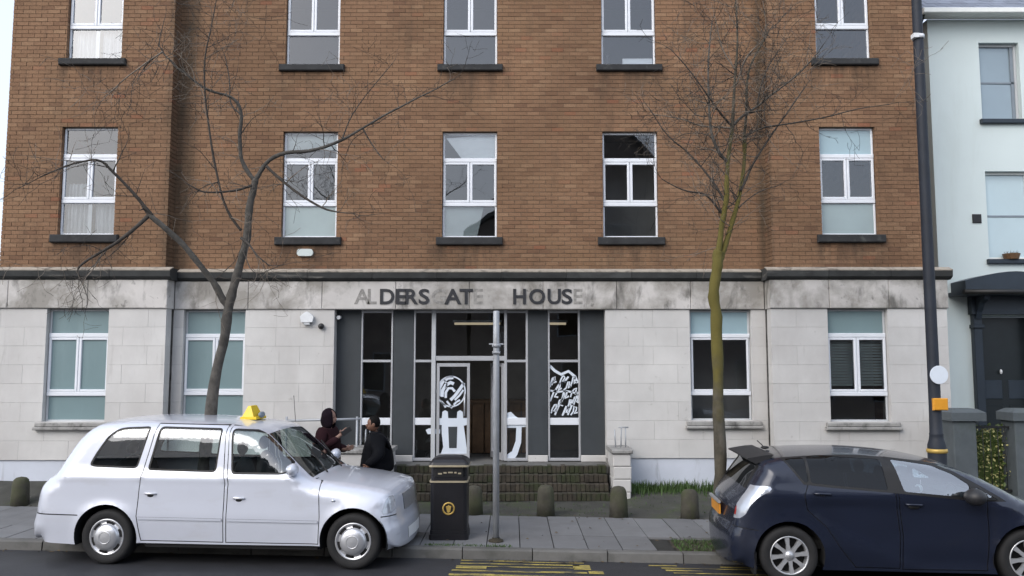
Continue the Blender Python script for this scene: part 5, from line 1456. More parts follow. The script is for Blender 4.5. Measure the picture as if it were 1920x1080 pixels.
band = [(-.01, 1.35), (.24, 1.372), (.45, 1.385), (.80, 1.375), (1.16, 1.352), (1.60, 1.302), (1.84, 1.205), (2.04, 1.09), (2.32, .915), (2.0, .915), (1.25, .985), (.50, 1.04), (.20, 1.07)]
rdoor = [(.262, 1.378), (1.115, 1.357), (1.165, 1.0), (1.205, .55), (1.19, .19), (.72, .195), (.56, .40), (.42, .62), (.22, .80), (.19, .95), (.235, 1.06)]
fdoor = [(1.135, 1.357), (1.60, 1.305), (1.84, 1.208), (2.06, 1.06), (2.12, .92), (2.13, .6), (2.10, .18), (1.21, .18), (1.225, .55), (1.185, 1.0)]
regs = []
for p_, par, gl in ((q1, None, 'darkglass'), (q2, 'rd', 'darkglass'), (q3, 'fd', 'skyglass'), (q4, None, 'skyglass')):
    regs.append((p_, 'pane', gl, .008, par, ('p', len(regs))))
regs.append(([(p[0], p[1]) for p in roundpoly([(-.66, .69), (-.60, .87), (-.50, 1.04), (-.165, 1.052), (-.145, 1.015), (-.30, .925), (-.38, .84), (-.43, .74), (-.50, .68)], 1)], 'tail_light', 'clearlens', -.002, None, 'tl'))
regs.append((band, 'window_seal', 'seal', .002, None, 'band'))
for d_, k in ((rdoor, 'rd'), (fdoor, 'fd')):
    regs.append((shrink(d_, .009), 'door', M['navy'], 0, None, k)); regs.append((d_, 'door_gap', 'seal', .008, None, k + 'g'))
regs.append(([(-.7, .615), (-.30, .57), (-.30, .578), (-.7, .623)], 'bumper_gap', 'seal', .006, None, 'bg'))
regs.insert(0, ([(-.66, .72), (-.52, .72), (-.50, .82), (-.51, .91), (-.66, .90)], 'tail_light', 'red', -.014, None, 'tl2'))
strips = [(lambda x, z: -.43 < x < -.235 and z > 1.0, .86, 'rear_window', 'darkglass', .006),
          (lambda x, z: 1.84 < x < 2.52 and z > .95, .88, 'windscreen', 'screen', .006)]
nv = car2.make(NV, regs, M['navy'], None, strips)
for ax in (.023, 2.53):
    for sd_ in (-1, 1):
        wheel(NV, ax, sd_ * (Wn - .03), .311, .21, sd_, 'alloy'); arch_liner(NV, ax, .311, .38, sd_ * (Wn - .01), sd_ * .52)
mb = MB(); mb.box(-.45, 3.1, -.56, .56, .15, .36); mb.box(.42, 2.12, -.80, .80, .155, .25); mb.build('underbody', M['under'], NV, local=True)
mb = MB(); mb.box(-.30, 2.3, -.70, .70, .36, .45); mb.build('cabin_floor', M['under'], NV, local=True)
mb = MB(); mb.box(2.05, 2.42, -.66, .66, .45, .88); mb.build('dashboard', M['seat'], NV, local=True)
for yy in (-.34, .34): seat(NV, 1.45, yy, .55, .46, .52); seat(NV, .62, yy, .55, .46, .52)
mb = MB(); mb.tube([(1.98, -.34 + .17 * math.cos(a), .86 + .17 * math.sin(a)) for a in [2 * math.pi * i / 20 for i in range(21)]], .014, 6); mb.build('steering_wheel', M['seal'], NV, local=True)
yb = -car2.Y([(.39, .975), (1.36, .87), (2.06, .95), (-.34, .20), (-.52, .9), (-.55, .72)])
handle(nv[-1]['rd'], .385, .978, yb[0], .19, 'navy'); handle(nv[-1]['fd'], 1.35, .872, yb[1], .19, 'navy')
for sd_ in (-1, 1):
    Mi = empty('mirror', (1.93, -sd_ * yb[2], .93), parent=NV)
    mb = MB(); mb.ball((0, sd_ * .13, .05), (.11, .115, .09), 14, 10); mb.build('mirror_shell', M['blackpl'], Mi, local=True)
    mb = MB(); mb.tube([(.02, -sd_ * .03, -.02), (.01, sd_ * .08, .01)], .022, 8); mb.build('mirror_arm', M['blackpl'], Mi, local=True)
    mb = MB(); mb.prism([(-.36, .10), (-.34, .34), (-.325, .34), (-.335, .10)], sd_ * (Wn - .04), sd_ * (Wn - .22)); mb.build('mud_flap', M['seal'], NV, local=True)
mb = MB(); mb.prism([(-.350, 1.308), (-.342, 1.322), (-.14, 1.357), (-.05, 1.363), (-.12, 1.30), (-.255, 1.258)], -.57, .57); mb.build('spoiler', M['blackpl'], NV, local=True)
PLn = empty('number_plate', (-.605, .02, .70), parent=NV)
mb = MB(); mb.box(-.014, .004, -.26, .26, -.058, .058); mb.build('plate', M['amber'], PLn, local=True)
mb = MB(); mb.box(-.035, -.002, -.30, .30, .075, .10); mb.build('plate_garnish', M['alloy'], PLn, local=True)
mb = MB(); mb.tube([(-.02, 0, 1.385), (-.11, 0, 1.47)], .006, 6); mb.ball((-.02, 0, 1.388), (.05, .03, .02), 10, 6); mb.build('aerial', M['seal'], NV, local=True)
for yy in (-.62, .62):
    mb = MB(); mb.ball((3.10, yy * .97, .655), (.12, .12, .055), 12, 8); mb.build('headlight', M['clearlens'], NV, local=True)
dg_ = thing('phone_holder', 'small round pale gadget stuck on the navy car front passenger window', 'gadget', (0, 0, 0))
ca, sa = math.cos(a_), math.sin(a_)
lx, ly, lz = 1.44, yb[1] + .09, 1.03
dg_.location = (loc[0] + lx * ca - ly * sa, loc[1] + lx * sa + ly * ca, lz)
mb = MB(); mb.lathe([(.001, -.01), (.045, -.01), (.05, 0), (.045, .012), (.001, .014)], axis='y', n=16); mb.build('disc', M['white'], dg_, local=True)
mb = MB(); mb.tube([(-.10, 0, -.02), (0, .0, 0)], .035, 8); mb.build('grip', M['seal'], dg_, local=True)

# ------------------------------------------------------------------ people
def skin_mesh(V, E, Rd, root=0, sub=2):
    me = bpy.data.meshes.new('sk'); me.from_pydata(V, E, [])
    o = bpy.data.objects.new('sk', me); COL.objects.link(o)
    md = o.modifiers.new('s', 'SKIN'); md.use_smooth_shade = True
    ss = o.modifiers.new('u', 'SUBSURF'); ss.levels = sub; ss.render_levels = sub
    for i, sv in enumerate(me.skin_vertices[0].data):
        r = Rd[i]; sv.radius = r if hasattr(r, '__len__') else (r, r); sv.use_root = (i == root)
    dg = bpy.context.evaluated_depsgraph_get(); dg.update()
    m2 = bpy.data.meshes.new_from_object(o.evaluated_get(dg))
    bpy.data.objects.remove(o)
    return m2

def from_meshes(name, meshes, mat, parent):
    bm = bmesh.new()
    for m in meshes: bm.from_mesh(m)
    me = bpy.data.meshes.new(name); bm.to_mesh(me); bm.free()
    me.polygons.foreach_set('use_smooth', [True] * len(me.polygons))
    me.materials.clear(); me.materials.append(mat)
    o = bpy.data.objects.new(name, me); COL.objects.link(o); o.parent = parent
    return o

def mesh_of(mb):
    me = bpy.data.meshes.new('t'); me.from_pydata(mb.v, [], mb.f); return me

def person(loc, rz, h, label, skin, coat, hooded, raise_arm, lean=0.0, bulk=1.0):
    T = thing('person', label, 'person', loc, rz, group='people talking on the pavement')
    k = h / 1.70
    S = lambda *p: tuple(c * k for c in p)
    arm_r = [(.00, -.17, 1.38), (.05, -.235, 1.13), (.25, -.13, 1.30), (.30, -.10, 1.35)] if raise_arm else [(.0, -.18, 1.37), (-.02, -.25, 1.11), (.13, -.20, .95), (.17, -.17, .92)]
    arm_l = [(.00, .17, 1.38), (.03, .24, 1.12), (.24, .15, 1.08), (.30, .13, 1.10)] if raise_arm else [(.0, .18, 1.37), (-.02, .25, 1.11), (.13, .20, .95), (.17, .17, .92)]
    hd = .05 + lean
    spine = [(0, 0, .92), (-.01, 0, 1.10), (.0, 0, 1.30), (hd * .4, 0, 1.42), (hd * .7, 0, 1.48)]
    V = spine + arm_r + arm_l + [(0, -.09, .88), (.01, -.095, .49), (-.02, -.10, .09), (.12, -.115, .035), (0, .09, .88), (.03, .095, .49), (.01, .10, .09), (.15, .115, .035)]
    E = [(0, 1), (1, 2), (2, 3), (3, 4), (2, 5), (5, 6), (6, 7), (7, 8), (2, 9), (9, 10), (10, 11), (11, 12), (0, 13), (13, 14), (14, 15), (15, 16), (0, 17), (17, 18), (18, 19), (19, 20)]
    rad = [(.13, .11), (.12, .10), (.14, .11), .065, .055, .055, .042, .030, .032, .055, .042, .030, .032, .09, .06, .042, .035, .09, .06, .042, .035]
    body = skin_mesh([S(*p) for p in V], E, [tuple(c * k for c in r) if hasattr(r, '__len__') else r * k for r in rad])
    hx, hz_ = hd, 1.585
    hm = MB()
    hm.ball((hx, 0, hz_), (.098, .078, .118), 20, 14)
    for i, (x, y, z) in enumerate(hm.v):        # jaw narrows, brow and chin come forward
        dz = (z - hz_) / .118; dx = (x - hx) / .098
        ny = y * (1 - .22 * max(0, -dz)); nx_ = x + (.012 if (dx > 0 and dz < -.3) else 0) - (.012 if (dx > .3 and -.1 < dz < .2) else 0)
        hm.v[i] = (nx_, ny, z)
    hm.ball((hx + .098, 0, hz_ - .025), (.022, .014, .026), 8, 6)             # nose
    hm.ball((hx + .086, 0, hz_ - .068), (.016, .028, .010), 8, 6)             # lips
    for s_ in (-1, 1):
        hm.ball((hx + .078, s_ * .032, hz_ + .006), (.015, .016, .011), 8, 6)  # eyes
        hm.ball((hx - .005, s_ * .080, hz_ - .01), (.025, .010, .034), 8, 6)   # ears
    hm.v = [S(*p) for p in hm.v]
    parts = [body, mesh_of(hm)]
    # hands: palm and five fingers
    for arm, s_ in ((arm_r, -1), (arm_l, 1)):
        w, p = Vector(arm[2]), Vector(arm[3]); d = (p - w).normalized()
        side = d.cross(Vector((0, 0, 1))).normalized() if abs(d.z) < .95 else Vector((0, 1, 0)); up = side.cross(d).normalized()
        pm = MB(); c = p + d * .03
        pv = []
        for f in range(4):
            b0 = p + d * .05 + up * (.028 - .018 * f); l = (.065, .074, .068, .052)[f]
            a1 = b0 + d * l * .5 + side * (-s_ * .006); a2 = a1 + (d * .7 - side * s_ * .7).normalized() * l * .5
            pv.append(([tuple(p), tuple(b0), tuple(a1), tuple(a2)], (.016, .0095, .0088, .007)))
        th_ = p - d * .01 + up * .02; pv.append(([tuple(p), tuple(th_ + up * .02 - side * s_ * .012), tuple(th_ + up * .04 + d * .03 - side * s_ * .025)], (.016, .0105, .008)))
        for P_, rr in pv:
            q = MB(); q.tube([S(*x) for x in P_], [r * k for r in rr], 8); parts.append(mesh_of(q))
        q = MB(); q.ball(S(*(p + d * .025)), tuple(k * x for x in (.042, .026, .042)), 12, 8); parts.append(mesh_of(q))
    from_meshes('body', parts, skin, T)
    # jacket
    cr = lambda r, e: tuple((c + e) * k for c in r) if hasattr(r, '__len__') else (r + e) * k
    JV = [(0, 0, .80), (0, 0, .93), (-.01, 0, 1.10), (.0, 0, 1.30), (hd * .35, 0, 1.405)] + [p for a in (arm_r, arm_l) for p in (a[0], a[1], tuple(Vector(a[1]).lerp(Vector(a[2]), .96)))]
    JE = [(0, 1), (1, 2), (2, 3), (3, 4), (3, 5), (5, 6), (6, 7), (3, 8), (8, 9), (9, 10)]
    e = .055
    JR = [cr((.17, .15), e), cr((.17, .145), e), cr((.155, .135), e), cr((.155, .13), e), cr(.06, e * .8), cr(.06, .035), cr(.05, .032), cr(.036, .022), cr(.06, .035), cr(.05, .032), cr(.036, .022)]
    jk = from_meshes('jacket', [skin_mesh([S(*p) for p in JV], JE, JR)], coat, T); jk.scale = (bulk, bulk, 1)
    TV = [(0, 0, .90), (0, -.09, .86), (.01, -.095, .49), (-.02, -.10, .10), (0, .09, .86), (.03, .095, .49), (.01, .10, .10)]
    from_meshes('trousers', [skin_mesh([S(*p) for p in TV], [(0, 1), (1, 2), (2, 3), (0, 4), (4, 5), (5, 6)], [cr((.14, .12), .0), cr(.095, .01), cr(.065, .018), cr(.045, .025), cr(.095, .01), cr(.065, .018), cr(.045, .025)])], M['trouser'], T)
    for (x, y) in ((.06, -.108), (.09, .108)):
        q = MB(); q.ball(S(x, y, .045), tuple(k * c for c in (.145, .052, .048)), 14, 8); from_meshes('shoe', [mesh_of(q)], M['blackpl'], T)
    q = MB()
    if hooded:
        n, m = 20, 14; vs = []; fs = []
        for i in range(m + 1):
            t = math.pi * (.0 + .98 * i / m)
            for j in range(n + 1):
                a = R(40) + (2 * math.pi - R(80)) * j / n
                rr = 1 + .05 * math.sin(5 * t + 3 * a)
                wd = 1.0 + .35 * max(0, (t - 2.0))
                vs.append((hx - .012 + .128 * rr * math.sin(t) * math.cos(a) * wd, .112 * rr * math.sin(t) * math.sin(a) * wd, hz_ - .02 + .165 * math.cos(t)))
        for i in range(m):
            for j in range(n): fs.append((i*(n+1)+j, (i+1)*(n+1)+j, (i+1)*(n+1)+j+1, i*(n+1)+j+1))
        q.add(vs, fs, True); q.v = [S(*p) for p in q.v]
        o = q.build('hood', M['hood'], T, fix=False, local=True)
        md = o.modifiers.new('s', 'SOLIDIFY'); md.thickness = .014
    else:
        q.ball((hx - .016, 0, hz_ + .028), (.100, .086, .108), 18, 12)
        q.v = [S(x, y, z) if not (x > hx + .045 and z < hz_ + .06) else S(hx + .045, y * .9, max(z, hz_ + .05)) for x, y, z in q.v]
        q.build('hair', M['hair'], T, fix=False, local=True)
        cl = MB(); cl.lathe([(.085, 1.38), (.095, 1.43), (.085, 1.475), (.072, 1.47), (.07, 1.40)], (hd * .45, 0, 0), n=18); cl.v = [S(*p) for p in cl.v]; cl.build('collar', coat, T, local=True)
    return T, k, Vector(arm_r[3])
P1 = at(612, 800, 12.1)
T1, k1, hand = person((P1.x, 12.1, PAVE_Z), R(-12), 1.60, 'person in a maroon jacket with the hood up, raising a phone', M['skinl'], M['maroon'], True, True, 0, 1.13)
P2 = at(708, 800, 11.95)
person((P2.x, 11.95, PAVE_Z), R(190), 1.51, 'dark haired person in a black padded jacket facing left', M['skinb'], M['blackcoat'], False, False, .02, 1.32)
hp = Vector((hand.x * k1, hand.y * k1, hand.z * k1)) + Vector((.07, -.0, .035)); hp.rotate(Matrix.Rotation(R(-12), 3, 'Z'))
mb = MB(); mb.bbox(-.036, .036, -.005, .005, -.072, .072, .002)
ph = mb.build('phone', M['blackpl']); ph.location = (P1.x + hp.x, 12.1 + hp.y, PAVE_Z + hp.z); ph.rotation_euler = (R(10), R(55), R(20))
tag(ph, 'dark phone held up by the hooded person', 'phone')

# ------------------------------------------------------------------ street furniture
c = (-.82, 11.15); bw_ = .255
LB = thing('litter_bin', 'black litter bin with domed lid, gold bands and gold round crest', 'litter bin', (c[0], c[1], PAVE_Z))
def rbox(mb, hw_, hd_, z0, z1, r=.05, t=1.0):
    pts = []
    for cx_, cy_, a0 in ((hw_ - r, hd_ - r, 0), (-hw_ + r, hd_ - r, 90), (-hw_ + r, -hd_ + r, 180), (hw_ - r, -hd_ + r, 270)):
        for i in range(5):
            a = R(a0 + 90 * i / 4); pts.append((cx_ + r * math.cos(a), cy_ + r * math.sin(a)))
    n = len(pts); vs = [(p[0], p[1], z0) for p in pts] + [(p[0] * t, p[1] * t, z1) for p in pts]
    mb.add(vs, [tuple(range(n - 1, -1, -1)), tuple(range(n, 2 * n))] + [(i, (i + 1) % n, (i + 1) % n + n, i + n) for i in range(n)], False)
mb = MB(); rbox(mb, .255, .255, 0, .07); rbox(mb, .245, .245, .07, .12); mb.build('plinth_base', M['binblack'], LB, local=True)
mb = MB(); rbox(mb, .238, .238, .12, .73, .05, 1.015); mb.build('bin_body', M['binblack'], LB, local=True)
mb = MB(); rbox(mb, .252, .252, .73, .752); mb.build('gold_band', M['goldband'], LB, local=True)
mb = MB(); rbox(mb, .235, .235, .752, .80); rbox(mb, .235, .20, .80, .93, .04); mb.build('hood_sides', M['binblack'], LB, local=True)
mb = MB(); rbox(mb, .19, .241, .80, .92, .02); mb.build('aperture', M['under'], LB, local=True)
mb = MB(); rbox(mb, .262, .262, .93, .955); mb.build('gold_band', M['goldband'], LB, local=True)
mb = MB(); zz = [(.262, .955), (.25, .985), (.215, 1.02), (.16, 1.045), (.09, 1.055)]
for (a, z0), (b_, z1) in zip(zz[:-1], zz[1:]): rbox(mb, a, a, z0, z1, .05, b_ / a)
mb.build('dome_lid', M['binblack'], LB, local=True)
mb = MB(); mb.lathe([(.082, -.2425), (.082, -.252), (.066, -.254), (.062, -.247)], (0, 0, .40), 'y', 24); mb.build('crest_ring', M['gold'], LB, local=True)
mb = MB()
mb.prism([(-.035, .43), (-.02, .36), (0, .345), (.02, .36), (.035, .43), (.012, .435), (0, .45), (-.012, .435)], -.2425, -.250); mb.build('crest_shield', M['gold'], LB, local=True)
for i, (x0, w, t) in enumerate(((-.14, .05, .0), (-.07, .04, .012), (-.01, .06, .016), (.07, .03, .014), (.12, .04, .004))):
    mb = MB(); mb.box(x0, x0 + w, -.2475, -.2425, .835 + t, .853 + t); mb.build('worn_lettering', M['goldband'], LB, local=True)

q = at(930, 1015, 10.9)
SP = thing('sign_post', 'slim grey steel post on the kerb in front of the entrance', 'post', (q.x, 10.85, PAVE_Z))
pz = at(932, 583, 10.85).z - PAVE_Z
mb = MB(); mb.lathe([(.001, 0), (.042, 0), (.041, pz - .01), (.036, pz), (.001, pz + .004)], n=18); mb.build('tube', M['polegrey'], SP, local=True)
cz_ = at(930, 648, 10.85).z - PAVE_Z
mb = MB(); mb.lathe([(.048, cz_ - .02), (.056, cz_ - .02), (.056, cz_ + .02), (.048, cz_ + .02)], n=18); mb.box(-.095, .095, -.012, .012, cz_ + .012, cz_ + .03); mb.build('clamp', M['polegrey'], SP, local=True)
mb = MB(); mb.lathe([(.048, cz_ - .11), (.054, cz_ - .11), (.054, cz_ - .075), (.048, cz_ - .075)], n=18); mb.box(-.05, .05, -.07, -.05, cz_ - .10, cz_ - .085); mb.build('clamp', M['polegrey'], SP, local=True)
mb = MB(); mb.lathe([(.10, .003), (.09, .02), (.05, .03), (.047, .05)], n=18); mb.build('base_collar', M['soil'], SP, local=True)

LY = 12.0
q = at(1757, 850, LY)
LP = thing('street_lamp', 'tall dark blue lamp post with white disc and orange plate, beside the alley', 'lamp post', (q.x, LY, PAVE_Z))
bz = at(1760, 845, LY).z - PAVE_Z
mb = MB(); mb.lathe([(.001, 0), (.16, 0), (.16, .12), (.13, .15), (.125, bz - .03)], n=24); mb.build('pedestal', M['lampblack'], LP, local=True)
mb = MB(); mb.lathe([(.124, bz - .03), (.138, bz - .025), (.142, bz), (.138, bz + .025), (.124, bz + .03)], n=24); mb.build('gold_band', M['gold'], LP, local=True)
mb = MB(); mb.lathe([(.125, bz + .03), (.122, bz + .08), (.10, bz + .16), (.090, bz + .22), (.096, bz + .235), (.088, bz + .25), (.082, bz + .6), (.078, 4.0), (.068, 8.5), (.06, 9.5)], n=24); mb.build('shaft', M['lampblack'], LP, local=True)
mb = MB(); mb.tube([(0, 0, 9.4), (0, -.05, 9.9), (0, -.5, 10.3), (0, -1.2, 10.4)], .04, 10); mb.build('bracket_arm', M['lampblack'], LP, local=True)
mb = MB(); mb.ball((0, -1.45, 10.36), (.13, .33, .08), 16, 8); mb.build('lantern', M['polegrey'], LP, local=True)
d_ = at(1760, 703, LY - .1)
mb = MB(); mb.lathe([(.001, -.115), (.128, -.115), (.132, -.110), (.128, -.104), (.001, -.104)], (d_.x - q.x, 0, d_.z - PAVE_Z), 'y', 32, False); mb.build('disc_sign', M['vinyl'], LP, local=True)
d_ = at(1763, 758, LY - .1)
mb = MB(); mb.bbox(d_.x - q.x - .105, d_.x - q.x + .105, -.125, -.075, d_.z - PAVE_Z - .085, d_.z - PAVE_Z + .085, .012); mb.build('orange_plate', M['orange'], LP, local=True)
d_ = at(1721, 70, LY)
mb = MB(); mb.lathe([(.075, -.03), (.088, -.03), (.088, .03), (.075, .03)], (0, 0, d_.z - PAVE_Z), n=18); mb.box(-.11, -.03, -.10, .0, d_.z - PAVE_Z - .035, d_.z - PAVE_Z + .03); mb.build('white_clamp', M['white'], LP, local=True)

for i, (px, Y, dz, lab) in enumerate(((55, 13.55, .47, 'mossy round topped stone bollard left of the taxi'), (890, 12.75, .45, 'mossy stone bollard half hidden behind the litter bin'),
                        (1022, 12.68, .47, 'mossy stone bollard right of the grey post'), (1156, 12.55, .47, 'mossy stone bollard in front of the white cheek wall'),
                        (1287, 12.45, .44, 'mossy stone bollard beside the weeds, nearest the green trunked tree'))):
    X = (px - 960) / F_PX * Y
    T = thing('bollard', lab, 'bollard', (X, Y, .09), rnd.uniform(0, 3), 'stone bollards along the back of the pavement')
    mb = MB(); r_ = .125
    mb.lathe([(.001, 0), (r_ * 1.12, 0), (r_ * 1.05, dz * .5), (r_, dz * .78), (r_ * .88, dz * .92), (r_ * .6, dz * .99), (.001, dz + .012)], n=18)
    for j, v in enumerate(mb.v): mb.v[j] = (v[0] * rnd.uniform(.96, 1.03), v[1] * rnd.uniform(.96, 1.03), v[2])
    mb.build('stone', M['bollard'], T, local=True)

# ------------------------------------------------------------------ trees
def smooth_line(P, it=2):
    P = [np.array(p, float) for p in P]
    for _ in range(it):
        Q = [P[0]]
        for a, b in zip(P[:-1], P[1:]): Q += [a * .75 + b * .25, a * .25 + b * .75]
        Q.append(P[-1]); P = Q
    return [Vector(p) for p in P]

def wob(P, amt, rr):
    return [P[0]] + [p + Vector((rr.uniform(-1, 1), rr.uniform(-1, 1), rr.uniform(-1, 1))) * amt for p in P[1:-1]] + [P[-1]]

def twig(mb, p, d, L, r, depth, rr, up=.12, kink=.32):
    n = max(3, int(L / .09)); pts = [Vector(p)]; rad = [r]; d = d.normalized()
    for i in range(n):
        d = (d + Vector((rr.gauss(0, kink), rr.gauss(0, kink), rr.gauss(0, kink))) * .6 + Vector((0, 0, up)) * .5).normalized()
        pts.append(pts[-1] + d * L / n); rad.append(max(.0022, r * (1 - .75 * (i + 1) / n)))
    mb.tube(pts, rad, 4 if r < .012 else 5, cap=False)
    if depth > 0:
        for i in range(1, n + 1):
            if rr.random() < .62:
                dd = (d * .4 + Vector((rr.gauss(0, 1), rr.gauss(0, 1), rr.gauss(0, 1))).normalized()).normalized()
                twig(mb, pts[i], dd, L * rr.uniform(.35, .65), rad[i] * .7, depth - 1, rr, up, kink)

def tree(name, label, base, limbs, bark, seed, twigmat, ntw, up, tl=(.35, .8)):
    """limbs: (part name, [(px,py,Y)], r0, r1, twig density, twig depth)"""
    rr = random.Random(seed)
    T = thing(name, label, 'tree', base, group='bare street trees')
    tw = MB(); tw2 = MB()
    for nm, pts, r0, r1, dens, dep, mt in limbs:
        P = [at(*p) for p in pts]
        P = smooth_line(wob(smooth_line(P, 1), max(.006, r0 * .30), rr), 1)
        n = len(P); rad = [r0 + (r1 - r0) * (i / (n - 1)) for i in range(n)]
        if nm == 'trunk':
            rad[0] *= 1.5; rad[1] *= 1.25
        mb = MB(); mb.tube(P, [r * rr.uniform(.88, 1.10) * (1.22 if rr.random() < .06 else 1) for r in rad], 12 if r0 > .05 else 7)
        mb.build(nm, M[mt], T)
        if dens <= 0: continue
        L = sum((b - a).length for a, b in zip(P[:-1], P[1:]))
        for k in range(int(L * dens * 1.35)):
            i = rr.randrange(max(1, int(n * .15)), n); a = P[i]; dd = (P[i] - P[i-1]).normalized()
            side = Vector((rr.gauss(0, 1), rr.gauss(0, .8), rr.gauss(.1, 1))).normalized()
            d = (dd * .55 + side * .9).normalized()
            twig(tw if rr.random() < .6 else tw2, a, d, rr.uniform(*tl), min(rad[i] * .5, rr.uniform(.005, .010)), dep, rr, up)
        twig(tw, P[-1], (P[-1] - P[-2]), rr.uniform(*tl), rad[-1] * .9, dep, rr, up)
    tag(tw.build('twigs', M[twigmat], T, fix=False), kind='stuff'); tag(tw2.build('twigs', M['twigpale'], T, fix=False), kind='stuff')
    return T

b1 = at(380, 1005, 11.0); b1.z = .10
Y1 = 11.0
tree('street_tree', 'bare grey leaning tree with a forked trunk behind the taxi', (b1.x, Y1, .1), [
    ('trunk', [(372, 1003, Y1), (382, 880, Y1), (396, 765, Y1), (416, 655, Y1), (433, 568, Y1), (441, 528, Y1 + .02), (455, 470, Y1 + .05), (467, 405, Y1 + .08), (479, 335, Y1 + .1)], .084, .042, 0, 0, 'bark'),
    ('branch', [(426, 572, Y1), (396, 522, Y1 - .1), (350, 465, Y1 - .25), (310, 425, Y1 - .35), (281, 402, Y1 - .4)], .047, .033, 1.5, 1, 'bark'),
    ('branch', [(281, 402, Y1 - .4), (240, 440, Y1 - .5), (200, 467, Y1 - .55), (150, 496, Y1 - .6), (146, 508, Y1 - .6)], .029, .009, 5, 2, 'twig'),
    ('branch', [(285, 404, Y1 - .4), (250, 362, Y1 - .5), (215, 325, Y1 - .6), (187, 297, Y1 - .7), (150, 303, Y1 - .75), (110, 316, Y1 - .8), (70, 335, Y1 - .8)], .025, .006, 4, 2, 'twig'),
    ('branch', [(479, 337, Y1 + .1), (496, 308, Y1 + .1), (527, 288, Y1 + .15), (590, 283, Y1 + .2), (640, 265, Y1 + .3), (678, 240, Y1 + .4), (740, 205, Y1 + .5), (800, 176, Y1 + .6), (852, 148, Y1 + .7)], .034, .006, 4, 2, 'bark'),
    ('branch', [(478, 338, Y1 + .1), (453, 306, Y1 + .05), (448, 262, Y1), (454, 215, Y1 - .05), (440, 181, Y1 - .1), (392, 172, Y1 - .2), (350, 140, Y1 - .3), (325, 121, Y1 - .35), (305, 97, Y1 - .4)], .031, .009, 4, 2, 'bark'),
    ('branch', [(500, 312, Y1 + .1), (540, 350, Y1), (600, 390, Y1 - .1), (636, 398, Y1 - .15)], .024, .009, 4, 2, 'twig'),
    ('branch', [(472, 348, Y1 + .08), (440, 358, Y1), (385, 363, Y1 - .2), (352, 345, Y1 - .3)], .020, .007, 5, 2, 'twig'),
    ('branch', [(452, 432, Y1 + .05), (422, 392, Y1), (402, 310, Y1 - .1), (388, 210, Y1 - .2), (380, 120, Y1 - .25), (398, 40, Y1 - .3), (410, -30, Y1 - .3)], .019, .006, 5, 2, 'twig'),
    ('branch', [(452, 446, Y1 + .04), (468, 458, Y1 - .1), (478, 476, Y1 - .2), (505, 498, Y1 - .3)], .018, .006, 4, 2, 'twig'),
    ('branch', [(456, 470, Y1), (475, 520, Y1 - .3), (520, 500, Y1 - .5)], .008, .004, 4, 1, 'twig'),
    ('branch', [(452, 215, Y1), (430, 195, Y1 + .2), (432, 150, Y1 + .3), (420, 100, Y1 + .4)], .014, .005, 5, 2, 'twig'),
    ('branch', [(305, 97, Y1 - .4), (270, 120, Y1 - .5), (225, 155, Y1 - .6), (190, 190, Y1 - .7)], .012, .004, 9, 2, 'twigpale'),
    ('branch', [(680, 240, Y1 + .4), (700, 275, Y1 + .4), (720, 300, Y1 + .3)], .014, .005, 4, 2, 'twig'),
    ('branch', [(640, 265, Y1 + .3), (660, 210, Y1 + .5), (735, 120, Y1 + .6)], .012, .004, 4, 2, 'twig'),
], 'bark', 11, 'twig', 0, .02)

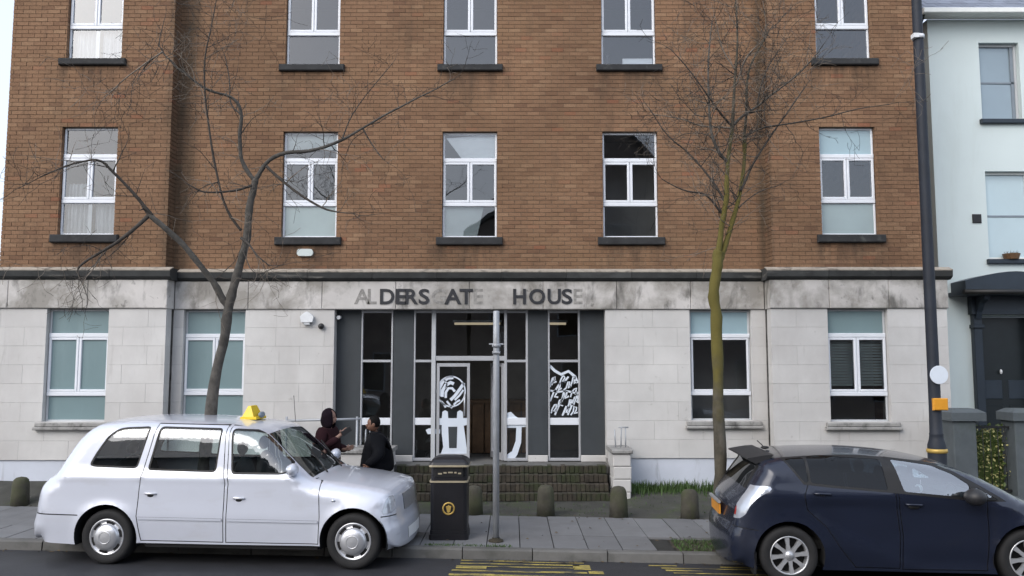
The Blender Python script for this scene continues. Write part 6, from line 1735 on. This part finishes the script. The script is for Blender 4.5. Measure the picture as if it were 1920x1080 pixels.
Y2 = 10.75
b2 = at(1352, 1025, Y2); b2.z = .1
G2 = 'barkgreen'
tree('street_tree', 'bare upright tree with a yellow green algae trunk behind the navy car', (b2.x, Y2, .1), [
    ('trunk', [(1353, 1032, Y2), (1351, 900, Y2), (1349, 790, Y2), (1347, 690, Y2), (1341, 600, Y2), (1338, 552, Y2), (1343, 500, Y2), (1348, 470, Y2)], .078, .066, 0, 0, G2),
    ('branch', [(1344, 495, Y2), (1352, 440, Y2), (1360, 380, Y2 - .02), (1362, 340, Y2 - .02), (1368, 290, Y2), (1373, 234, Y2), (1378, 150, Y2 + .05), (1382, 70, Y2 + .1), (1378, -20, Y2 + .1)], .046, .008, 5, 2, G2),
    ('branch', [(1350, 490, Y2), (1362, 450, Y2 + .05), (1376, 410, Y2 + .1), (1390, 350, Y2 + .15), (1397, 290, Y2 + .2), (1395, 245, Y2 + .2), (1400, 190, Y2 + .25), (1403, 130, Y2 + .3), (1440, 60, Y2 + .35)], .042, .008, 5, 2, G2),
    ('branch', [(1375, 234, Y2), (1398, 214, Y2 - .05), (1425, 196, Y2 - .1), (1448, 176, Y2 - .2), (1500, 138, Y2 - .3), (1540, 90, Y2 - .4)], .022, .006, 8, 2, 'bark'),
    ('branch', [(1372, 236, Y2), (1352, 214, Y2 - .1), (1338, 196, Y2 - .2), (1300, 140, Y2 - .35), (1260, 95, Y2 - .4)], .018, .005, 8, 2, 'twig'),
    ('branch', [(1364, 305, Y2), (1344, 284, Y2 - .1), (1331, 245, Y2 - .15), (1328, 170, Y2 - .2), (1327, 105, Y2 - .2), (1335, 40, Y2 - .2)], .026, .006, 8, 2, 'bark'),
    ('branch', [(1388, 358, Y2 + .12), (1415, 300, Y2 + .2), (1446, 255, Y2 + .3), (1480, 205, Y2 + .4), (1512, 160, Y2 + .5)], .020, .005, 5, 2, 'twig'),
    ('branch', [(1398, 255, Y2 + .2), (1420, 242, Y2 + .2), (1460, 235, Y2 + .2), (1540, 222, Y2 + .2), (1600, 205, Y2 + .2), (1670, 195, Y2 + .2)], .016, .005, 5, 2, 'twig'),
    ('branch', [(1353, 400, Y2), (1325, 362, Y2 - .1), (1285, 360, Y2 - .2), (1240, 335, Y2 - .3)], .016, .005, 6, 2, 'twig'),
    ('branch', [(1360, 378, Y2), (1330, 330, Y2 + .2), (1290, 285, Y2 + .3), (1250, 255, Y2 + .4), (1215, 200, Y2 + .4)], .018, .005, 6, 2, 'twig'),
    ('branch', [(1370, 240, Y2), (1310, 236, Y2 + .2), (1280, 222, Y2 + .3), (1225, 215, Y2 + .4)], .014, .005, 8, 2, 'twigpale'),
    ('branch', [(1380, 160, Y2 + .05), (1400, 100, Y2), (1440, 70, Y2 - .1), (1430, 0, Y2 - .2)], .012, .004, 8, 2, 'twigpale'),
    ('branch', [(1378, 130, Y2 + .05), (1352, 90, Y2 + .1), (1340, 30, Y2 + .1)], .012, .004, 8, 2, 'twigpale'),
    ('branch', [(1385, 390, Y2 + .1), (1420, 360, Y2 + .3), (1465, 345, Y2 + .5)], .010, .004, 4, 1, 'twig'),
    ('branch', [(1420, 196, Y2 - .1), (1430, 140, Y2 - .1), (1470, 80, Y2)], .012, .004, 9, 2, 'twig'),
], G2, 23, 'twig', 0, .10)

# ------------------------------------------------------------------ grass and weeds
def tufts(name, n, area, hgt, seed, zf):
    rr = random.Random(seed); mb = MB()
    for i in range(n):
        X, Y = area(rr); z = zf(X, Y) - .01; h = rr.uniform(*hgt) * (.5 + .5 * rr.random())
        a = rr.uniform(0, 6.28); w = rr.uniform(.003, .007) * (1 + h * 3); ln = rr.uniform(.1, .6) * h
        dx, dy = math.cos(a), math.sin(a); px_, py_ = -dy * w, dx * w
        mb.add([(X - px_, Y - py_, z), (X + px_, Y + py_, z), (X + dx * ln * .4 + px_ * .7, Y + dy * ln * .4 + py_ * .7, z + h * .6), (X + dx * ln * .4 - px_ * .7, Y + dy * ln * .4 - py_ * .7, z + h * .6), (X + dx * ln, Y + dy * ln, z + h)],
               [(0, 1, 2, 3), (3, 2, 4)])
    return tag(mb.build(name, M['grass'], fix=False), kind='stuff')
def a_weeds(rr):
    X = rr.choice((2.15, 2.3, 2.62, 2.9, 3.02, 3.4, 3.75, 4.1)) + rr.gauss(0, .13)
    X = min(4.55, max(2.03, X))
    return X, 14.70 - abs(rr.gauss(0, .22)) - .02
tufts('weeds', 2300, a_weeds, (.05, .24), 1, fore_z)
tufts('grass', 1500, lambda rr: (lambda X: (X, KERB(X) + rr.uniform(.17, .80)))(rr.uniform(2.05, 3.1)), (.02, .07), 3, lambda x, y: .11)
tufts('grass', 500, lambda rr: (lambda X: (X, KERB(X) + .15 + abs(rr.gauss(0, .05))))(rr.uniform(-1.1, .0)), (.015, .05), 4, lambda x, y: .12)
tufts('grass', 900, lambda rr: (rr.uniform(-3.0, 3.2), BACK(0) + rr.uniform(.1, 1.3)), (.01, .05), 6, fore_z)

# fallen leaves and grit swept against the kerb and the forecourt edge
rr = random.Random(31); lm = MB()
for i in range(260):
    k = rr.random(); X = rr.uniform(-8, 4)
    if k < .40: Y = KERB(X) - abs(rr.gauss(0, .07)) - .01; z = .006
    elif k < .75: Y = BACK(X) + rr.gauss(0, .10); z = .128
    else: Y = KERB(X) + rr.uniform(.2, 2.0); z = .132
    a = rr.uniform(0, 6.28); l_ = rr.uniform(.012, .035); w_ = l_ * rr.uniform(.35, .7); tz = rr.uniform(.002, .016)
    c_, s_ = math.cos(a), math.sin(a)
    lm.add([(X - c_ * l_, Y - s_ * l_, z), (X + s_ * w_, Y - c_ * w_, z + tz), (X + c_ * l_, Y + s_ * l_, z + .003), (X - s_ * w_, Y + c_ * w_, z + .002)], [(0, 1, 2, 3)])
tag(lm.build('leaf_litter', MAT('dead_leaf', (.10, .075, .045), .9, .5, 20), fix=False), kind='stuff')
